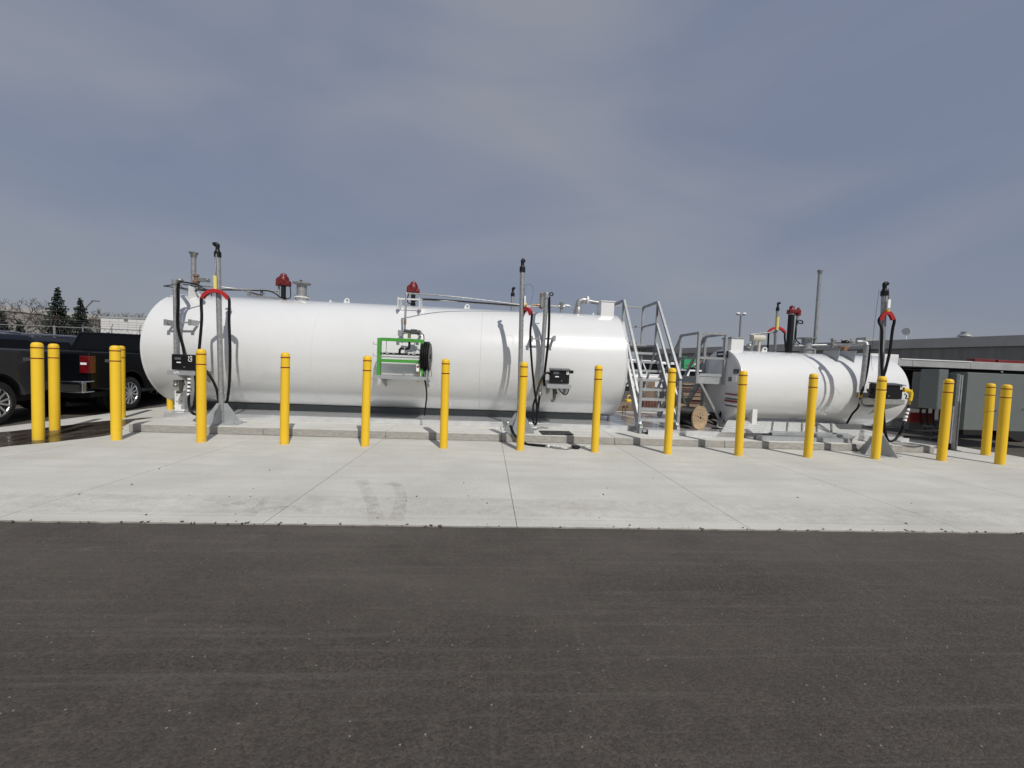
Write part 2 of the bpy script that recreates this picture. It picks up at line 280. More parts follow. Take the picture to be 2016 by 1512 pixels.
# ------------------------------------------------------------------ mesh building
def frame_of(d):
    d = Vector(d).normalized(); a = Vector((0, 0, 1)) if abs(d.z) < .95 else Vector((1, 0, 0))
    x = d.cross(a).normalized(); return x, d.cross(x).normalized(), d
def smooth_pts(pts, n=8):
    P = [Vector(p) for p in pts]
    if len(P) < 3: return P
    Q = [P[0]*2-P[1]] + P + [P[-1]*2-P[-2]]; out = []
    for i in range(1, len(Q)-2):
        p0, p1, p2, p3 = Q[i-1:i+3]
        for k in range(n):
            t = k/n
            out.append(.5*((2*p1)+(p2-p0)*t+(2*p0-5*p1+4*p2-p3)*t*t+(3*p1-p0-3*p2+p3)*t*t*t))
    out.append(P[-1]); return out
class MB:
    def __init__(s): s.v = []; s.f = []
    def add(s, vs, fs):
        o = len(s.v); s.v += [tuple(v) for v in vs]; s.f += [tuple(i+o for i in f) for f in fs]; return s
    def box(s, a, b, m=None):
        x0, y0, z0 = a; x1, y1, z1 = b
        x0, x1 = min(x0, x1), max(x0, x1); y0, y1 = min(y0, y1), max(y0, y1); z0, z1 = min(z0, z1), max(z0, z1)
        vs = [Vector(p) for p in ((x0,y0,z0),(x1,y0,z0),(x1,y1,z0),(x0,y1,z0),(x0,y0,z1),(x1,y0,z1),(x1,y1,z1),(x0,y1,z1))]
        if m: vs = [m @ v for v in vs]
        return s.add(vs, [(0,3,2,1),(4,5,6,7),(0,1,5,4),(1,2,6,5),(2,3,7,6),(3,0,4,7)])
    def bar(s, p, q, wd, ht=None, up=(0, 0, 1)):          # rectangular bar from p to q
        p = Vector(p); q = Vector(q); d = (q-p); l = d.length; d.normalize(); ht = ht or wd
        up = Vector(up)
        if abs(d.dot(up)) > .98: up = Vector((0, 1, 0))
        x = d.cross(up).normalized(); z = x.cross(d).normalized()
        m = Matrix(((x.x, d.x, z.x, p.x), (x.y, d.y, z.y, p.y), (x.z, d.z, z.z, p.z), (0, 0, 0, 1)))
        return s.box((-wd/2, 0, -ht/2), (wd/2, l, ht/2), m)
    def cyl(s, p, q, r, r2=None, n=20, cap=True):
        p = Vector(p); q = Vector(q); r2 = r if r2 is None else r2; x, y, _ = frame_of(q-p); vs = []
        for c, rr in ((p, r), (q, r2)):
            vs += [c+(x*math.cos(2*PI*i/n)+y*math.sin(2*PI*i/n))*rr for i in range(n)]
        fs = [(i, (i+1) % n, n+(i+1) % n, n+i) for i in range(n)]
        if cap: fs += [tuple(range(n-1, -1, -1)), tuple(range(n, 2*n))]
        return s.add(vs, fs)
    def lathe(s, base, axis, prof, n=28):                # prof: (radius, height)
        base = Vector(base); x, y, d = frame_of(axis); vs = []; fs = []
        for r, h in prof:
            vs += [base+d*h+(x*math.cos(2*PI*i/n)+y*math.sin(2*PI*i/n))*max(r, 1e-4) for i in range(n)]
        for k in range(len(prof)-1):
            fs += [(k*n+i, k*n+(i+1) % n, (k+1)*n+(i+1) % n, (k+1)*n+i) for i in range(n)]
        fs += [tuple(range(n-1, -1, -1)), tuple(range((len(prof)-1)*n, len(prof)*n))]
        return s.add(vs, fs)
    def tube(s, pts, r, n=10, smooth=8, taper=None):
        P = smooth_pts(pts, smooth) if smooth else [Vector(p) for p in pts]
        vs = []; fs = []; prev = None; N = len(P)
        for i, p in enumerate(P):
            d = (P[min(i+1, N-1)]-P[max(i-1, 0)]).normalized()
            if prev is None: x, y, _ = frame_of(d)
            else:
                x = (prev-d*prev.dot(d)); x = x.normalized() if x.length > 1e-5 else frame_of(d)[0]; y = d.cross(x)
            prev = x; rr = r if taper is None else r+(taper-r)*i/(N-1)
            vs += [p+(x*math.cos(2*PI*k/n)+y*math.sin(2*PI*k/n))*rr for k in range(n)]
        for i in range(N-1):
            fs += [(i*n+k, i*n+(k+1) % n, (i+1)*n+(k+1) % n, (i+1)*n+k) for k in range(n)]
        fs += [tuple(range(n-1, -1, -1)), tuple(range((N-1)*n, N*n))]
        return s.add(vs, fs)
    def prism(s, poly, off):                              # 3-D polygon swept by off
        P = [Vector(p) for p in poly]; off = Vector(off); n = len(P)
        vs = P+[p+off for p in P]
        return s.add(vs, [tuple(range(n-1, -1, -1)), tuple(range(n, 2*n))]+[(i, (i+1) % n, n+(i+1) % n, n+i) for i in range(n)])
    def ball(s, c, r, sx=1, sy=1, sz=1, n=12, seed=None, rough=0):
        c = Vector(c); vs = []; fs = []; m_ = n//2
        for j in range(m_+1):
            th = PI*j/m_
            for i in range(n):
                ph = 2*PI*i/n; q = Vector((math.sin(th)*math.cos(ph), math.sin(th)*math.sin(ph), math.cos(th)))
                k = r*(1+(rough*noise.noise(q*2+Vector((seed or 0, 0, 0))) if rough else 0))
                vs.append(c+Vector((q.x*sx, q.y*sy, q.z*sz))*k)
        for j in range(m_):
            fs += [(j*n+i, (j+1)*n+i, (j+1)*n+(i+1) % n, j*n+(i+1) % n) for i in range(n)]
        return s.add(vs, fs)
    def build(s, name, m, parent=None, bevel=0, ang=38, seg=2):
        me = bpy.data.meshes.new(name); me.from_pydata(s.v, [], s.f); me.update()
        bm = bmesh.new(); bm.from_mesh(me); bmesh.ops.recalc_face_normals(bm, faces=bm.faces); bm.to_mesh(me); bm.free()
        me.materials.append(M[m] if isinstance(m, str) else m)
        for p in me.polygons: p.use_smooth = True
        me.set_sharp_from_angle(angle=R(ang))
        o = bpy.data.objects.new(name, me); C.objects.link(o)
        if parent:
            o.parent = parent
            if parent.type == 'EMPTY' or True: o.matrix_parent_inverse = pworld(parent).inverted() if not LOCAL[0] else Matrix()
        if bevel:
            b = o.modifiers.new('bevel', 'BEVEL'); b.width = bevel; b.segments = seg; b.limit_method = 'ANGLE'; b.angle_limit = R(40)
        return o
LOCAL = [False]      # True: part coordinates are given in the thing's own frame
def pworld(o):
    m = Matrix.LocRotScale(o.location, o.rotation_euler, o.scale)
    return (pworld(o.parent) @ o.matrix_parent_inverse @ m) if o.parent else m
def tag(o, label, cat, group=None):
    o['label'] = label; o['category'] = cat
    if group: o['group'] = group
    return o
def struct(o, kind='structure'): o['kind'] = kind; return o
def thing(name, label, cat, loc=(0, 0, 0), rz=0, group=None):
    o = bpy.data.objects.new(name, None); C.objects.link(o); o.empty_display_size = .2
    o.location = loc; o.rotation_euler = (0, 0, rz); return tag(o, label, cat, group)
def text(name, body, size, m, parent, origin, right, up, ext=.0015):
    cu = bpy.data.curves.new(name, 'FONT'); cu.body = body; cu.size = size; cu.extrude = ext; cu.align_x = 'CENTER'; cu.align_y = 'CENTER'
    ob = bpy.data.objects.new(name, cu); C.objects.link(ob)
    dg = bpy.context.evaluated_depsgraph_get(); me = bpy.data.meshes.new_from_object(ob.evaluated_get(dg)); bpy.data.objects.remove(ob)
    r = Vector(right).normalized(); u = Vector(up).normalized(); n = r.cross(u)
    me.transform(Matrix(((r.x, u.x, n.x, origin[0]), (r.y, u.y, n.y, origin[1]), (r.z, u.z, n.z, origin[2]), (0, 0, 0, 1))))
    me.materials.clear(); me.materials.append(M[m])
    o = bpy.data.objects.new(name, me); C.objects.link(o); o.parent = parent
    o.matrix_parent_inverse = pworld(parent).inverted() if not LOCAL[0] else Matrix(); return o

# ================================================================== THE SETTING
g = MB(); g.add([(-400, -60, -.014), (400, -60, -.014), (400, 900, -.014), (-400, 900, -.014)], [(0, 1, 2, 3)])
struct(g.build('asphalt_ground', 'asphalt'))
PX0, PX1, PY0, PY1 = -8.5, 10.75, -3.14, 7.5
xs = [PX0, -6.14, -3.98, -1.85, .31, 2.47, 4.66, 6.85, 9.0, PX1]
pad = MB()
def edge_noise(x): return .012*noise.noise(Vector((x*6, 0, 3)))+.008*noise.noise(Vector((x*19, 5, 0)))
for i in range(len(xs)-1):
    a, b = xs[i]+.0026, xs[i+1]-.0026
    k = max(2, int((b-a)/.06)); top = [(a+(b-a)*j/k) for j in range(k+1)]     # slightly ragged road edge
    front = [(x, PY0+edge_noise(x), 0) for x in top]
    pad.prism(front+[(b, PY0+.155, 0), (a, PY0+.155, 0)], (0, 0, -.013))
    pad.box((a, PY0+.158, -.013), (b, PY1, 0))
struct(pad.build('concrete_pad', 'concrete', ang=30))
LX0, LX1, LY0, LY1, LZ = -6.28, 9.08, .685, 6.2, .14
pl = MB(); ls = [LX0, -4.0, -1.83, .31, 2.47, 4.66, 6.85, LX1]
for i in range(len(ls)-1): pl.box((ls[i]+.002, LY0, 0), (ls[i+1]-.002, LY1, LZ))
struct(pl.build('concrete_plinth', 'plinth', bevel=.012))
# water spilled at the left end of the pad
wp = MB(); outl = []
nearp = [(-40, 886), (0, 880), (60, 874), (130, 867), (190, 860), (232, 852), (246, 838), (262, 829)]
farp = [(300, 822), (262, 824), (200, 829), (150, 835), (80, 843), (20, 849), (-40, 856)]
for px, py in nearp+farp:
    q = G(px, py, .004); outl.append(q)
outl = smooth_pts(outl+[outl[0]], 5)[:-1]
outl = [Vector((q.x+.05*noise.noise(q*3), q.y+.05*noise.noise(q*3+Vector((9, 0, 0))), .004)) for q in outl]
wp.add(outl, [tuple(range(len(outl)))])
struct(wp.build('puddle', 'wet'))
def strip(pts, w0, w1, m, name='tyre_mark', z=.004):
    P = smooth_pts(pts, 8); vs = []; fs = []
    for i, p in enumerate(P):
        d = (P[min(i+1, len(P)-1)]-P[max(i-1, 0)]).normalized(); n_ = Vector((-d.y, d.x, 0)); u_ = i/(len(P)-1); w_ = w0+(w1-w0)*u_
        w_ *= 1+.16*noise.noise(Vector((i*.5, w0*9, 1)))
        vs += [(p.x+n_.x*w_*k_, p.y+n_.y*w_*k_, z) for k_ in (-1, -.5, 0, .5, 1)]
    for i in range(len(P)-1): fs += [(i*5+k_, i*5+k_+1, (i+1)*5+k_+1, (i+1)*5+k_) for k_ in range(4)]
    return struct(MB().add(vs, fs).build(name, m))
strip([G(702, 950), G(716, 958), G(728, 980), G(738, 1008), G(742, 1026)], .045, .075, 'scuff'); strip([G(762, 953), G(780, 955), G(789, 975), G(786, 1005), G(778, 1026)], .04, .075, 'scuff', z=.0045)
strip([G(700, 949), G(716, 947), G(722, 955)], .025, .05, 'scuff', z=.005); strip([G(756, 954), G(772, 951), G(786, 958)], .03, .05, 'scuff', z=.0052)
strip([G(440, 996), G(462, 991), G(478, 994)], .05, .03, 'scuff'); strip([G(500, 985), G(520, 977), G(522, 984), G(505, 1003), G(490, 1016)], .02, .05, 'scuff', z=.0046)
strip([G(396, 901), G(406, 901)], .03, .04, 'scuff'); strip([G(610, 1007), G(560, 1000), G(480, 1006)], .06, .04, 'dirt')
strip([(-8.2, -2.7, 0), (-4, -2.72, 0), (0, -2.66, 0), (4, -2.74, 0), (8.4, -2.7, 0)], .26, .24, 'dirt', 'edge_dirt', .0034)
strip([(-6.2, .62, 0), (-2, .625, 0), (2, .62, 0), (6, .625, 0), (9.0, .62, 0)], .05, .05, 'dirt', 'edge_dirt', .0036)

# ================================================================== BOLLARDS
def bollard_proto():
    t = thing('bollard', '', 'bollard')
    LOCAL[0] = True
    r = .066
    b = MB().lathe((0, 0, 0), (0, 0, 1), [(r, 0), (r, 1.435), (r*.98, 1.462), (r*.86, 1.482), (r*.62, 1.494), (r*.3, 1.499), (.001, 1.5)], 32)
    b.build('sleeve', 'yellow', t, ang=60)
    for z in (1.255, 1.415):
        MB().lathe((0, 0, z-.0085), (0, 0, 1), [(r+.001, 0), (r+.0018, .001), (r+.0018, .016), (r+.001, .017)], 32).build('band', 'redband', t)
    LOCAL[0] = False
    return t
bp = bollard_proto()
def copy_tree(o, parent=None):
    c = o.copy(); C.objects.link(c)
    if parent: c.parent = parent; c.matrix_parent_inverse = o.matrix_parent_inverse.copy()
    for ch in list(o.children): copy_tree(ch, c)
    return c
front = [(230, 868), (397, 872), (560, 876), (719, 879), (874, 881), (1025, 883), (1172, 886), (1314, 890), (1455, 895), (1591, 901), (1722, 905), (1853, 910)]
X0B, SPB = -5.8601, 1.2922
blist = []
flab = ['yellow bollard on the pad at the left front corner of the raised slab',
        'yellow bollard standing in front of the left dispenser, just left of the first hose pole',
        'yellow bollard standing alone before the bare left stretch of the large tank',
        'yellow bollard just left of the green reel frame',
        'yellow bollard just right of the green reel frame and its black coil',
        'yellow bollard overlapping the foot of the middle hose pole',
        'yellow bollard to the left of the stairs, before the right end of the large tank',
        'yellow bollard standing in front of the right rail of the access stairs',
        'yellow bollard standing in front of the left end of the small tank',
        'yellow bollard standing in front of the middle of the small tank',
        'yellow bollard overlapping the foot of the right hose pole',
        'yellow bollard in front of the grey electrical boxes, past the end of the slab']
for i, l in enumerate(flab): blist.append(((X0B+SPB*i, 0.0, 0), l, 1.0, (random.uniform(-.006, .006), random.uniform(-.006, .006))))
for (px, py), l, h, tl in (
        ((76, 866), 'leftmost yellow bollard, standing in the puddle beside the grey pickup', 1.0, (0, 0)),
        ((108, 847), 'second yellow bollard from the left, standing at the far edge of the puddle', 1.0, (0, 0)),
        ((239, 823), 'yellow bollard half hidden behind the slab corner bollard, by the black pickup', 1.02, (0, 0)),
        ((335, 806), 'yellow bollard whose foot shows under the left end of the large tank', 1.0, (0, 0)),
        ((1940, 896), 'yellow bollard with a thin dark scratch, casting its shadow on the large grey panel', .97, (.004, -.01)),
        ((1968, 914), 'rightmost yellow bollard at the right front corner of the pad', .96, (0, .004))):
    p = G(px, py, 0); blist.append(((p.x, p.y, 0), l, h, tl))
for i, (loc, l, h, tl) in enumerate(blist):
    o = bp if i == 0 else copy_tree(bp)
    o.location = loc; o.scale = (1, 1, h); o.rotation_euler = (tl[0], tl[1], random.uniform(0, 6) if 'scratch' not in l else R(-60)); tag(o, l, 'bollard', 'yellow bollards around the tanks')
    if 'scratch' in l:
        LOCAL[0] = True; MB().tube([(.0675*math.cos(a), .0675*math.sin(a), .90+.022*math.cos(a+.6)) for a in [2*PI*k/28 for k in range(29)]], .0025, 6, 0).build('scratch', 'under', o); LOCAL[0] = False

# ================================================================== LARGE TANK
TY, TR, TZ = 2.782, 1.218, 1.521
TX0, TX1 = -6.827, 2.97
def on_tank(px, py, ty, tr, tz, off=0.0):       # first hit of a sight line on the shell
    d = ray(px, py); o = CAM-Vector((0, ty, tz)); tr = tr+off
    a = d.y**2+d.z**2; b = 2*(o.y*d.y+o.z*d.z); c = o.y**2+o.z**2-tr**2
    return CAM+d*((-b-math.sqrt(max(b*b-4*a*c, 0)))/(2*a))
def shell(x0, x1, ty, tr, tz, dish, n=96):
    m = MB(); prof = []
    k = 7
    for j in range(k+1):
        a = j/k; prof.append((tr*math.sin(a*PI/2)*.995 if j < k else tr, -dish*math.cos(a*PI/2)))
    prof[0] = (.002, -dish)
    prof = [(r, h) for r, h in prof]
    prof += [(tr, .012), (tr, .015), (tr, x1-x0-.015), (tr, x1-x0-.012)]
    prof += [(r, (x1-x0)-h) for r, h in reversed(prof[:k+1])]
    m.lathe((x0, ty, tz), (1, 0, 0), prof, n); return m
bt = thing('storage_tank', 'long white horizontal fuel tank with pipes, vents and red pumps along its top', 'tank', (-1.93, TY, .25))
shell(TX0, TX1, TY, TR, TZ, .12).build('shell', 'white', bt, ang=50)
for px in (613, 946):
    x = A(px, 700, 1.56).x
    MB().lathe((x-.004, TY, TZ), (1, 0, 0), [(TR-.01, -.003), (TR+.003, -.001), (TR+.006, .004), (TR+.003, .009), (TR-.01, .011)], 96).build('weld_seam', 'white', bt, ang=60)
MB().lathe((TX1-.02, TY, TZ), (1, 0, 0), [(TR-.02, 0), (TR+.007, .001), (TR+.010, .010), (TR+.007, .02), (TR-.02, .021)], 96).build('rim', 'white', bt, ang=60)
MB().lathe((TX0, TY, TZ), (1, 0, 0), [(TR-.02, 0), (TR+.007, .001), (TR+.010, .010), (TR+.007, .02), (TR-.02, .021)], 96).build('rim', 'white', bt, ang=60)
for x in (-6.02, -1.9, 2.2):
    s = MB(); arc = [(x-.1, TY+TR*1.004*math.sin(a), TZ-TR*1.004*math.cos(a)) for a in [R(-22+44*i/16) for i in range(17)]]
    poly = arc+[(x-.1, TY+.47, .248), (x-.1, TY-.47, .248)]
    s.prism(poly, (.2, 0, 0)); s.build('saddle', 'white2', bt)
MB().box((TX0+.35, TY-.50, .248), (TX1-.3, TY-.46, .385)).build('added_gap_beam', 'cabinetd', bt)  # beam added to block the bright view through and keep the gap dark
# the welded white support leg at the left end
lg = MB(); c0 = A(345, 806, 1.72); lg.box((c0.x, 1.70, .25), (c0.x+.19, 1.93, .66)); l_ = lg.build('support_leg', 'white2', bt, bevel=.006)
for dx, dz in ((.05, .2), (.14, .2), (.05, .33), (.14, .33)): MB().cyl((c0.x+dx, 1.70, .25+dz), (c0.x+dx, 1.69, .25+dz), .012, n=10).build('bolt', 'galv', l_)

def lifting_lug(x, ty, ztop, par, s=1.0):
    m = MB(); out = []; pr = [(-.085, -.02), (-.045, .085), (-.02, .108), (.02, .112), (.055, .09), (.06, -.02)]
    hole = [(.008+.026*math.cos(2*PI*i/12), .062+.026*math.sin(2*PI*i/12)) for i in range(12)]
    bm = [(x+a*s, ty-.012, ztop+b*s) for a, b in pr]
    # ring of quads around the eye so the hole is real
    n = 24; vs = []
    def outer(ang):
        best = None
        ox, oz = .008, .062; dx, dz = math.cos(ang), math.sin(ang)
        for i in range(len(pr)):
            (x1, z1), (x2, z2) = pr[i], pr[(i+1) % len(pr)]
            ex, ez = x2-x1, z2-z1; den = dx*ez-dz*ex
            if abs(den) < 1e-9: continue
            t = ((x1-ox)*ez-(z1-oz)*ex)/den; u = ((x1-ox)*dz-(z1-oz)*dx)/den
            if t > 0 and -1e-6 <= u <= 1+1e-6: best = t if best is None else min(best, t)
        return (ox+dx*best, oz+dz*best)
    for yy in (ty-.012, ty+.012):
        for i in range(n):
            a = 2*PI*i/n; o_ = outer(a); vs.append((x+o_[0]*s, yy, ztop+o_[1]*s))
        for i in range(n):
            a = 2*PI*i/n; vs.append((x+(.008+.027*math.cos(a))*s, yy, ztop+(.062+.027*math.sin(a))*s))
    fs = []
    for i in range(n):
        j = (i+1) % n
        fs += [(i, j, n+j, n+i), (2*n+i, 3*n+i, 3*n+j, 2*n+j), (i, 2*n+i, 2*n+j, j), (n+i, n+j, 3*n+j, 3*n+i)]
    m.add(vs, fs); return m.build('lifting_lug', 'white2', par)
ZT = TZ+TR
for px in (683, 920): lifting_lug(A(px, 596, TY).x, TY, ZT-.005, bt, 1.05)

def pump(name_par, base, rh, s=1.0, black=.62, side=1, rr=.05):
    """submersible pump head: black riser with a lumpy red cast head"""
    b = Vector(base)
    k = MB().cyl(b, b+Vector((0, 0, rh)), rr, n=20); k.cyl(b, b+Vector((0, 0, .10)), rr*1.18, n=20)
    k.cyl(b+Vector((0, 0, rh-.03)), b+Vector((0, 0, rh)), rr*1.15, n=20)
    k.build('riser', 'blackp', name_par)
    MB().lathe(b, (0, 0, 1), [(rr*1.7, -.04), (rr*1.7, .012), (rr*1.2, .014)], 24).build('flange', 'white2', name_par)
    h = b+Vector((0, 0, rh)); r = MB()
    def V(x, y, z): return h+Vector((x*s, y*s, z*s))
    r.lathe(V(0, 0, 0), (0, 0, 1), [(.06*s, -.02), (.09*s, .01*s), (.092*s, .12*s), (.075*s, .16*s), (.06*s, .17*s), (.05*s, .205*s), (.02*s, .215*s)], 16); r.cyl(V(.055, -.05, .11), V(.055, -.05, .17), .026*s, n=8); r.cyl(V(-.05, .03, .14), V(-.05, .03, .18), .02*s, n=8)
    r.cyl(V(-.085*side, -.03, -.025), V(-.085*side, -.03, .105), .042*s, .038*s, 14); r.cyl(V(-.085*side, -.03, .105), V(-.085*side, -.03, .135), .022*s, n=8); r.cyl(V(-.03, -.08, .02), V(-.03, -.11, .02), .03*s, n=10)
    r.cyl(V(.04*side, 0, .03), V(.105*side, 0, .025), .056*s, .05*s, 16); r.cyl(V(.105*side, 0, .025), V(.118*side, 0, .025), .058*s, n=16)
    r.box(V(-.085*side, -.045, .02), V(.07*side, .05, .085)); r.cyl(V(.03, -.09, .06), V(.03, .09, .06), .035*s, n=12)
    for i in range(6):
        a = i*PI/3; r.cyl(V(.055*math.cos(a), .055*math.sin(a), .145), V(.055*math.cos(a), .055*math.sin(a), .165), .012*s, n=6)
    r.cyl(V(0, 0, .19), V(0, 0, .235), .006*s, n=6)
    hd = r.build('pump_head', 'redd', name_par, bevel=.006)
    return h
z0 = ZT-.03
p1 = A(558, 588, TY); h1 = pump(bt, (p1.x, TY, z0), .37, 1.22)
MB().cyl((p1.x-.09, TY-.03, ZT+.10), (p1.x-.09, TY-.03, ZT+.34), .024, n=12).build('discharge_pipe', 'galv', bt)
MB().tube([(p1.x+.14, TY, h1.z+.0), (p1.x+.165, TY-.02, h1.z-.12), (p1.x+.18, TY-.05, h1.z-.27), (p1.x+.13, TY-.09, z0+.05), (p1.x+.03, TY-.1, z0+.04)], .012, 8).build('pump_cable', 'cable', bt)
p2 = A(813, 602, TY); h2 = pump(bt, (p2.x, TY, z0), .35, 1.18)
MB().tube([(p2.x-.1, TY, h2.z-.02), (p2.x-.12, TY-.05, h2.z-.16), (p2.x-.09, TY-.1, z0+.09), (p2.x, TY-.09, z0+.06)], .011, 8).build('pump_cable', 'cable', bt)
# emergency vent
ev = A(594, 585, TY); e = thing
m_ = MB(); m_.lathe((ev.x, TY, ZT-.06), (0, 0, 1), [(.105, 0), (.105, .12), (.16, .122), (.16, .15), (.105, .152)], 36); m_.build('vent_nozzle', 'white2', bt)
m_ = MB(); m_.lathe((ev.x, TY, ZT+.093), (0, 0, 1), [(.155, 0), (.155, .022), (.105, .024), (.105, .27), (.12, .275), (.185, .29), (.19, .315), (.12, .335), (.03, .345)], 36)
for i in range(8): m_.cyl((ev.x+.135*math.cos(i*PI/4), TY+.135*math.sin(i*PI/4), ZT+.035), (ev.x+.135*math.cos(i*PI/4), TY+.135*math.sin(i*PI/4), ZT+.13), .011, n=6)
evo = m_.build('emergency_vent', 'galvpipe', bt)
MB().ball((ev.x-.02, TY, ZT+.445), .035, n=12).build('knob', 'blackp', evo)
# vent stack at the left end
vx = A(381, 580, TY).x
m_ = MB().cyl((vx, TY, ZT-.03), (vx, TY, ZT+.86), .048, n=20); vso = m_.build('vent_stack', 'galvpipe', bt)
MB().lathe((vx, TY, ZT+.85), (0, 0, 1), [(.05, 0), (.056, .01), (.058, .05), (.085, .10), (.088, .115), (.06, .11), (.03, .08)], 20).build('vent_cap', 'steel', vso)
MB().lathe((vx, TY, ZT-.05), (0, 0, 1), [(.075, 0), (.075, .06), (.05, .062)], 20).build('coupling', 'white2', vso)
MB().cyl((vx+.42, TY+.1, ZT-.03), (vx+.42, TY+.1, ZT+.1), .05, n=14).build('gauge_fitting', 'galv', bt)
# left riser conduit with elbow and cables running up and over
yc = 1.43
pa, pb = A(344, 556, yc), A(346, 706, yc)
m_ = MB().cyl(pb, pa, .031, n=16); m_.tube([pa, pa+Vector((0, .03, .045)), pa+Vector((.04, .12, .06)), Vector((vx+.10, TY-.5, pa.z+.05)), Vector((vx+.15, TY-.1, pa.z-.0))], .033, 12)
m_.cyl(pa+Vector((0, 0, -.03)), pa+Vector((0, 0, .05)), .047, n=16); m_.cyl(pa+Vector((0, 0, -.16)), pa+Vector((0, 0, -.13)), .041, n=16)
lr = m_.build('riser_pipe', 'galvpipe', bt)
m_ = MB()
for dx, dy, r_ in ((.052, -.02, .015), (.076, -.012, .013)):
    q = [pb+Vector((.14+dx*.9, -.03, -.01)), pb+Vector((.08+dx, dy, .25)), pb+Vector((dx-.01, dy, .62)), pb+Vector((dx-.005, dy, 1.05)), pb+Vector((dx-.005, dy, 1.38)), pa+Vector((dx+.04, dy+.05, .02)), pa+Vector((dx+.16, .35, .01)), Vector((vx+.25+dx, TY-.4, pa.z+.02-dx*.5))]
    m_.tube(q, r_, 8)
m_.build('cable_bundle', 'cable', bt)
m_ = MB()
q0 = Vector((vx+.25, TY-.45, pa.z+.02))
for o_ in (0, .03):
    m_.tube([q0+Vector((-.3, -.3, .0)), q0+Vector((-.05, -.1, .09-o_*3)), q0+Vector((.25, .2, .04-o_)), q0+Vector((.25, .3, -.06))], .011, 8)
m_.tube([q0, A(470, 571, TY-.1), A(510, 572, TY-.1), A(530, 573, TY-.1), A(545, 580, TY-.05), A(552, 587, TY)], .014, 8)
m_.build('roof_cable', 'cable', bt)
MB().tube([A(372, 563, TY-.3), A(420, 564, TY-.3), A(470, 569, TY-.12), A(550, 573, TY)], .022, 10, 6).build('roof_pipe', 'galvpipe', bt)
m_ = MB(); v0 = Vector((vx+.14, TY-.12, ZT+.33))
m_.cyl(v0+Vector((0, 0, -.13)), v0+Vector((0, 0, .09)), .036, n=12); m_.cyl(v0+Vector((-.04, 0, -.04)), v0+Vector((.05, 0, -.04)), .05, n=12); m_.cyl(v0+Vector((0, 0, .08)), v0+Vector((0, 0, .12)), .06, n=12)
va = m_.build('valve', 'rusty', bt)
m_ = MB(); m_.box(v0+Vector((.05, -.04, -.03)), v0+Vector((.24, .04, .05))); m_.cyl(v0+Vector((.24, 0, .005)), v0+Vector((.28, 0, .005)), .045, n=12)
m_.build('actuator', 'steel', va, bevel=.006)
# white plate stand-off under the roof pipe
m_ = MB(); q = A(371, 575, TY-.62); m_.prism([(q.x, q.y, ZT-.16), (q.x+.1, q.y+.3, ZT-.1), (q.x+.02, q.y+.1, ZT+.10), (q.x, q.y, ZT+.12)], (.012, 0, 0)); m_.build('standoff_plate', 'white2', bt)
# float gauge rods between vent and first pump
m_ = MB(); q = A(490, 582, TY-.1)
m_.tube([q, q+Vector((.5, 0, -.02)), q+Vector((.75, 0, -.05))], .018, 8, 4); m_.cyl(q+Vector((-.03, 0, .02)), q+Vector((.03, 0, .02)), .03, n=10)
m_.tube([A(482, 572, TY), A(508, 580, TY), A(520, 578, TY)], .022, 8, 4); m_.cyl(A(515, 583, TY), A(515, 569, TY), .028, n=10); m_.build('gauge_linkage', 'steel', bt)

def pipe_bracket(pxl, pxr, py, y, arm=.05, color='galv', par=bt, ty=TY, tr=TR, tz=TZ):
    a, b = A(pxl, py, y), A(pxr, py, y); m = MB()
    m.bar(a, b, .03, .03)
    for p in (a, b):
        zz = p.z; dy = ty-math.sqrt(max(tr*tr-(zz-tz)**2, .01)); sx = .006
        m.box((p.x-.012, y-.03, zz-.055), (p.x+.012, dy+.05, zz+.055))
        m.box((p.x-.03, y-.034, zz-.06), (p.x+.03, y-.026, zz+.06))
    return m.build('pipe_bracket', color, par)
pipe_bracket(328, 376, 635, 1.47, par=bt)
pipe_bracket(787, 826, 656, 1.47)
pipe_bracket(1046, 1091, 667, 1.47)
pb1 = A(785, 588, 1.95); pb2 = A(827, 590, 1.95)
m_ = MB(); m_.bar(pb1, pb2, .03, .03)
for p in (pb1, pb2): m_.box((p.x-.012, 1.9, p.z-.22), (p.x+.004, 2.25, p.z+.03))
m_.build('pipe_bracket', 'white2', bt)
# middle product line: up from the reel frame, over the bracket and along the top
mp0 = A(797, 648, 1.38); mp1 = A(800, 580, 1.45)
m_ = MB().tube([mp0, mp0+Vector((0, .02, .3)), mp1], .020, 10, 4); m_.tube([mp1, mp1+Vector((.015, .02, .03)), mp1+Vector((.06, .05, .035)), A(900, 585, 1.95), A(1062, 605, 2.35)], .017, 10, 6)
m_.tube([A(830, 590, 2.2), A(930, 596, 2.3), A(1045, 605, 2.38)], .017, 8, 4); m_.build('product_pipe', 'galvpipe', bt)
MB().cyl(mp0+Vector((0, 0, .10)), mp0+Vector((0, .0, .2)), .028, n=12).build('union_fitting', 'rusty', bt)
MB().tube([h2+Vector((.04, -.1, -.22)), A(832, 589, 2.2), A(880, 591, 2.25), A(960, 597, 2.3), A(1035, 602, 2.36)], .016, 8).build('roof_cable', 'cable', bt)
